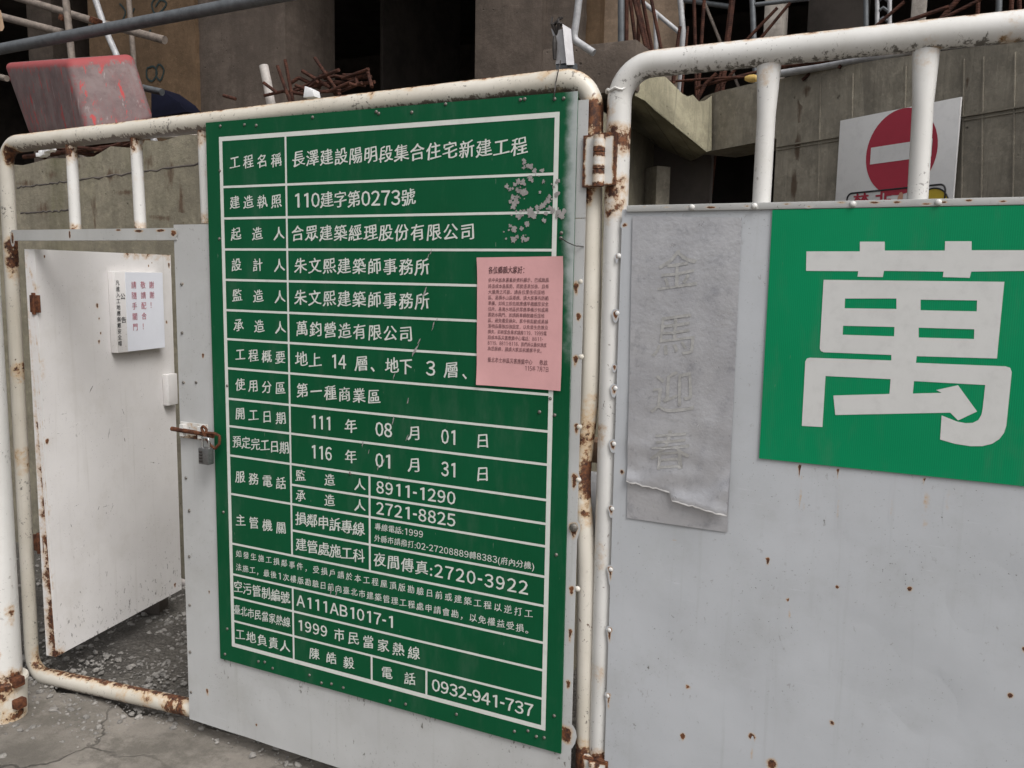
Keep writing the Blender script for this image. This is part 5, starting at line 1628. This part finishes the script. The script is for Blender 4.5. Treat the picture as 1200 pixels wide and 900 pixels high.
rod('scaffold_tube', [(800, 0), (856, 8)], 3.2, 6, M['steel'], 'dim level tube deep in the dark void', 'tube', seg=10)
rod('scaffold_tube', [(884, 60), (881, -14)], 2.5, 6.5, M['steel'], 'grey upright of the scaffold frame beside the pale post', 'tube', seg=10, ext=SL - 0.2)
rod('scaffold_tube', [(885, 5.5), (915, 2), (948, -1.5)], 2.5, 5, M['steel'], 'grey top rung of the scaffold frame over the pale post', 'tube', seg=10)
rod('rebar', [(872, 50), (911, 9)], 2.2, 3.8, R_, 'slanting rusty bar crossing the scaffold frame upright', 'rebar', ext=SL - 0.3)
rod('rebar', [(884, 54), (926, 3)], 2.15, 3.4, R_, 'slanting rusty bar crossing the pale post', 'rebar', ext=SL - 0.3)
rod('scaffold_tube', [(1015, 45), (1014.5, -14)], 2.3, 5.8, M['steel'], 'grey upright tube left of the ladder frame', 'tube', seg=10, ext=SL - 0.2)
def ladder():
    t = thing('ladder_frame', at(1034, 50, 2.4), 'grey scaffold ladder frame with holed web standing above the right rail', 'scaffold frame')
    for x in (1028, 1042.5):
        m = MB(); m.tube([at(x, 60, 2.4), at(x, -14, 2.4)], 0.010, 10)
        m.build('upright', M['steel_white'], t, smooth=True)
    for y in (-3, 9, 21, 33, 45):
        m = MB(); m.tube([at(1028, y + 5, 2.4), at(1035, y, 2.4), at(1042.5, y + 5, 2.4)], 0.008, 8)
        m.build('rung', M['steel'], t, smooth=True)
ladder()
rod('rebar', [(1020, 36), (1060, 2)], 2.0, 4, R_, 'slanting rusty bar crossing the ladder frame', 'rebar', ext=SL - 0.3)
rod('rebar', [(1036, 34), (1112, 8)], 1.7, 4.8, R_, 'low slanting rusty bar crossing the foot of the pale slim post', 'rebar', ext=SL - 0.3)
rod('rebar', [(1098, 28), (1127, -6)], 1.8, 5.5, R_, 'thick rusty bar slanting up right of the pale slim post', 'rebar', ext=SL - 0.3)
rod('rebar', [(1096, 26), (1150, -1)], 1.75, 4, R_, 'rusty bar slanting low towards the right corner', 'rebar', ext=SL - 0.3)
rod('rebar', [(1145, 30), (1147, -10)], 1.9, 4.5, R_, 'upright rusty bar left of the last grey tube', 'rebar', ext=SL - 0.3)
rod('scaffold_tube', [(1170, 30), (1171, -10)], 1.9, 7, M['steel'], 'grey upright tube near the top right corner', 'tube', seg=10, ext=SL - 0.2)
rod('rebar', [(1184, 30), (1186, -10)], 1.9, 5, R_, 'upright rusty bar just right of the last grey tube', 'rebar', ext=SL - 0.3)
rod('rebar', [(1195, 30), (1194, -10)], 1.85, 5, R_, 'rusty bar at the extreme top right corner', 'rebar', ext=SL - 0.3)
# lying along the wall top under the rail
rod('rebar', [(780, 96), (835, 92), (895, 89)], 1.7, 2.8, R_, 'thin level rusty bar under the right rail near the elbow', 'rebar')
rod('rebar', [(815, 104), (832, 98), (889, 84)], 1.72, 4, R_, 'rusty bar rising to the yellow bottle under the right rail', 'rebar')
rod('rebar', [(838, 112), (845, 84)], 1.75, 3.6, R_, 'short rusty upright under the rail, left of a close pair', 'rebar')
rod('rebar', [(844, 110), (848, 84)], 1.75, 3.6, R_, 'short rusty upright under the rail, right of a close pair', 'rebar')
rod('rebar', [(818, 115), (827, 98), (840, 86)], 1.7, 4.5, R_, 'curved rusty bar end above the broken beam edge', 'rebar')
rod('rebar', [(789, 98), (790, 86)], 1.6, 5, R_, 'stubby rusty bar just above the yellowish beam', 'rebar')
rod('rebar', [(905, 80), (955, 73), (1010, 63)], 1.35, 5.5, R_, 'long rusty bar along the wall top below the right rail', 'rebar', Y2=1.2)
rod('rebar', [(940, 94), (968, 71)], 1.4, 4, R_, 'short rusty bar leaning across the pale tube on the wall top', 'rebar')
rod('rebar', [(983, 80), (988, 71)], 1.3, 4, R_, 'tiny rusty bar stub above the pale tube on the wall top', 'rebar')
rod('scaffold_tube', [(895, 90), (1075, 58)], 1.5, 8.5, M['steel_white'], 'pale tube lying along the top of the concrete wall', 'tube', Y2=1.15, seg=12)
m = MB()
p = [at(x, 92, Y) for x, Y in ((873, 1.66), (877, 1.66), (883, 1.655), (887, 1.65), (888, 1.65))]
m.tube(p, [0.008, 0.014, 0.016, 0.013, 0.008], 14)
tag(m.build('plastic_bottle', M['yellow'], smooth=True), 'dirty yellow plastic bottle lying beside the first white bar under the right rail', 'bottle')

# bits seen low behind the gate
m = MB()
c = gnd(168, 716, 0.0)
m.box((c.x - 0.10, c.y - 0.03, -0.01), (c.x + 0.07, c.y + 0.09, 0.055), rot=Matrix.Rotation(0.5, 3, 'Z'))
tag(m.build('timber_block', M['dark'], bevel=0.008), 'dark block lying on the gravel under the open wicket door', 'block')
m = MB()
c = gnd(213, 684, 0.0)
m.box((c.x - 0.12, c.y - 0.02, 0.0), (c.x + 0.10, c.y + 0.02, 0.02))
tag(m.build('plastic_strip', M['pvc'], bevel=0.004), 'pale plastic strip on the ground at the foot of the old wall', 'strip')
def bag():
    m = MB()
    c = at(694, 590, 0.32)
    n, k = 14, 10
    rings = []
    for j in range(k + 1):
        v = j / k
        r = 0.085 * math.sin(math.pi * (0.08 + 0.86 * v)) ** 0.7
        rings.append([m.vert(c + Vector((math.cos(2 * math.pi * i / n) * r * (1 + .25 * mnoise.noise(Vector((i * .9, j * .8, 1)))), math.sin(2 * math.pi * i / n) * r * 0.5, (v - 0.5) * 0.19 + 0.012 * mnoise.noise(Vector((i, j, 4)))))) for i in range(n)])
    for a, b in zip(rings, rings[1:]):
        for i in range(n): m.face((a[i], a[(i + 1) % n], b[(i + 1) % n], b[i]))
    m.face(rings[0][::-1]); m.face(rings[-1])
    tag(m.build('plastic_bag', M['bag'], smooth=True), 'white plastic bag glimpsed through the slit between the gate leaves', 'bag')
    p = MB()
    z = at(694, 525, 0.34).z
    p.box((c.x - 0.35, 0.34, z - 0.045), (c.x + 0.30, 0.42, z + 0.02))
    p.box((c.x - 0.35, 0.345, 0.0), (c.x - 0.29, 0.415, z - 0.0452)); p.box((c.x + 0.24, 0.345, 0.0), (c.x + 0.30, 0.415, z - 0.0452))
    tag(p.build('timber_trestle', M['wood'], bevel=0.004), 'weathered timber trestle glimpsed through the slit between the gate leaves', 'trestle')
bag()
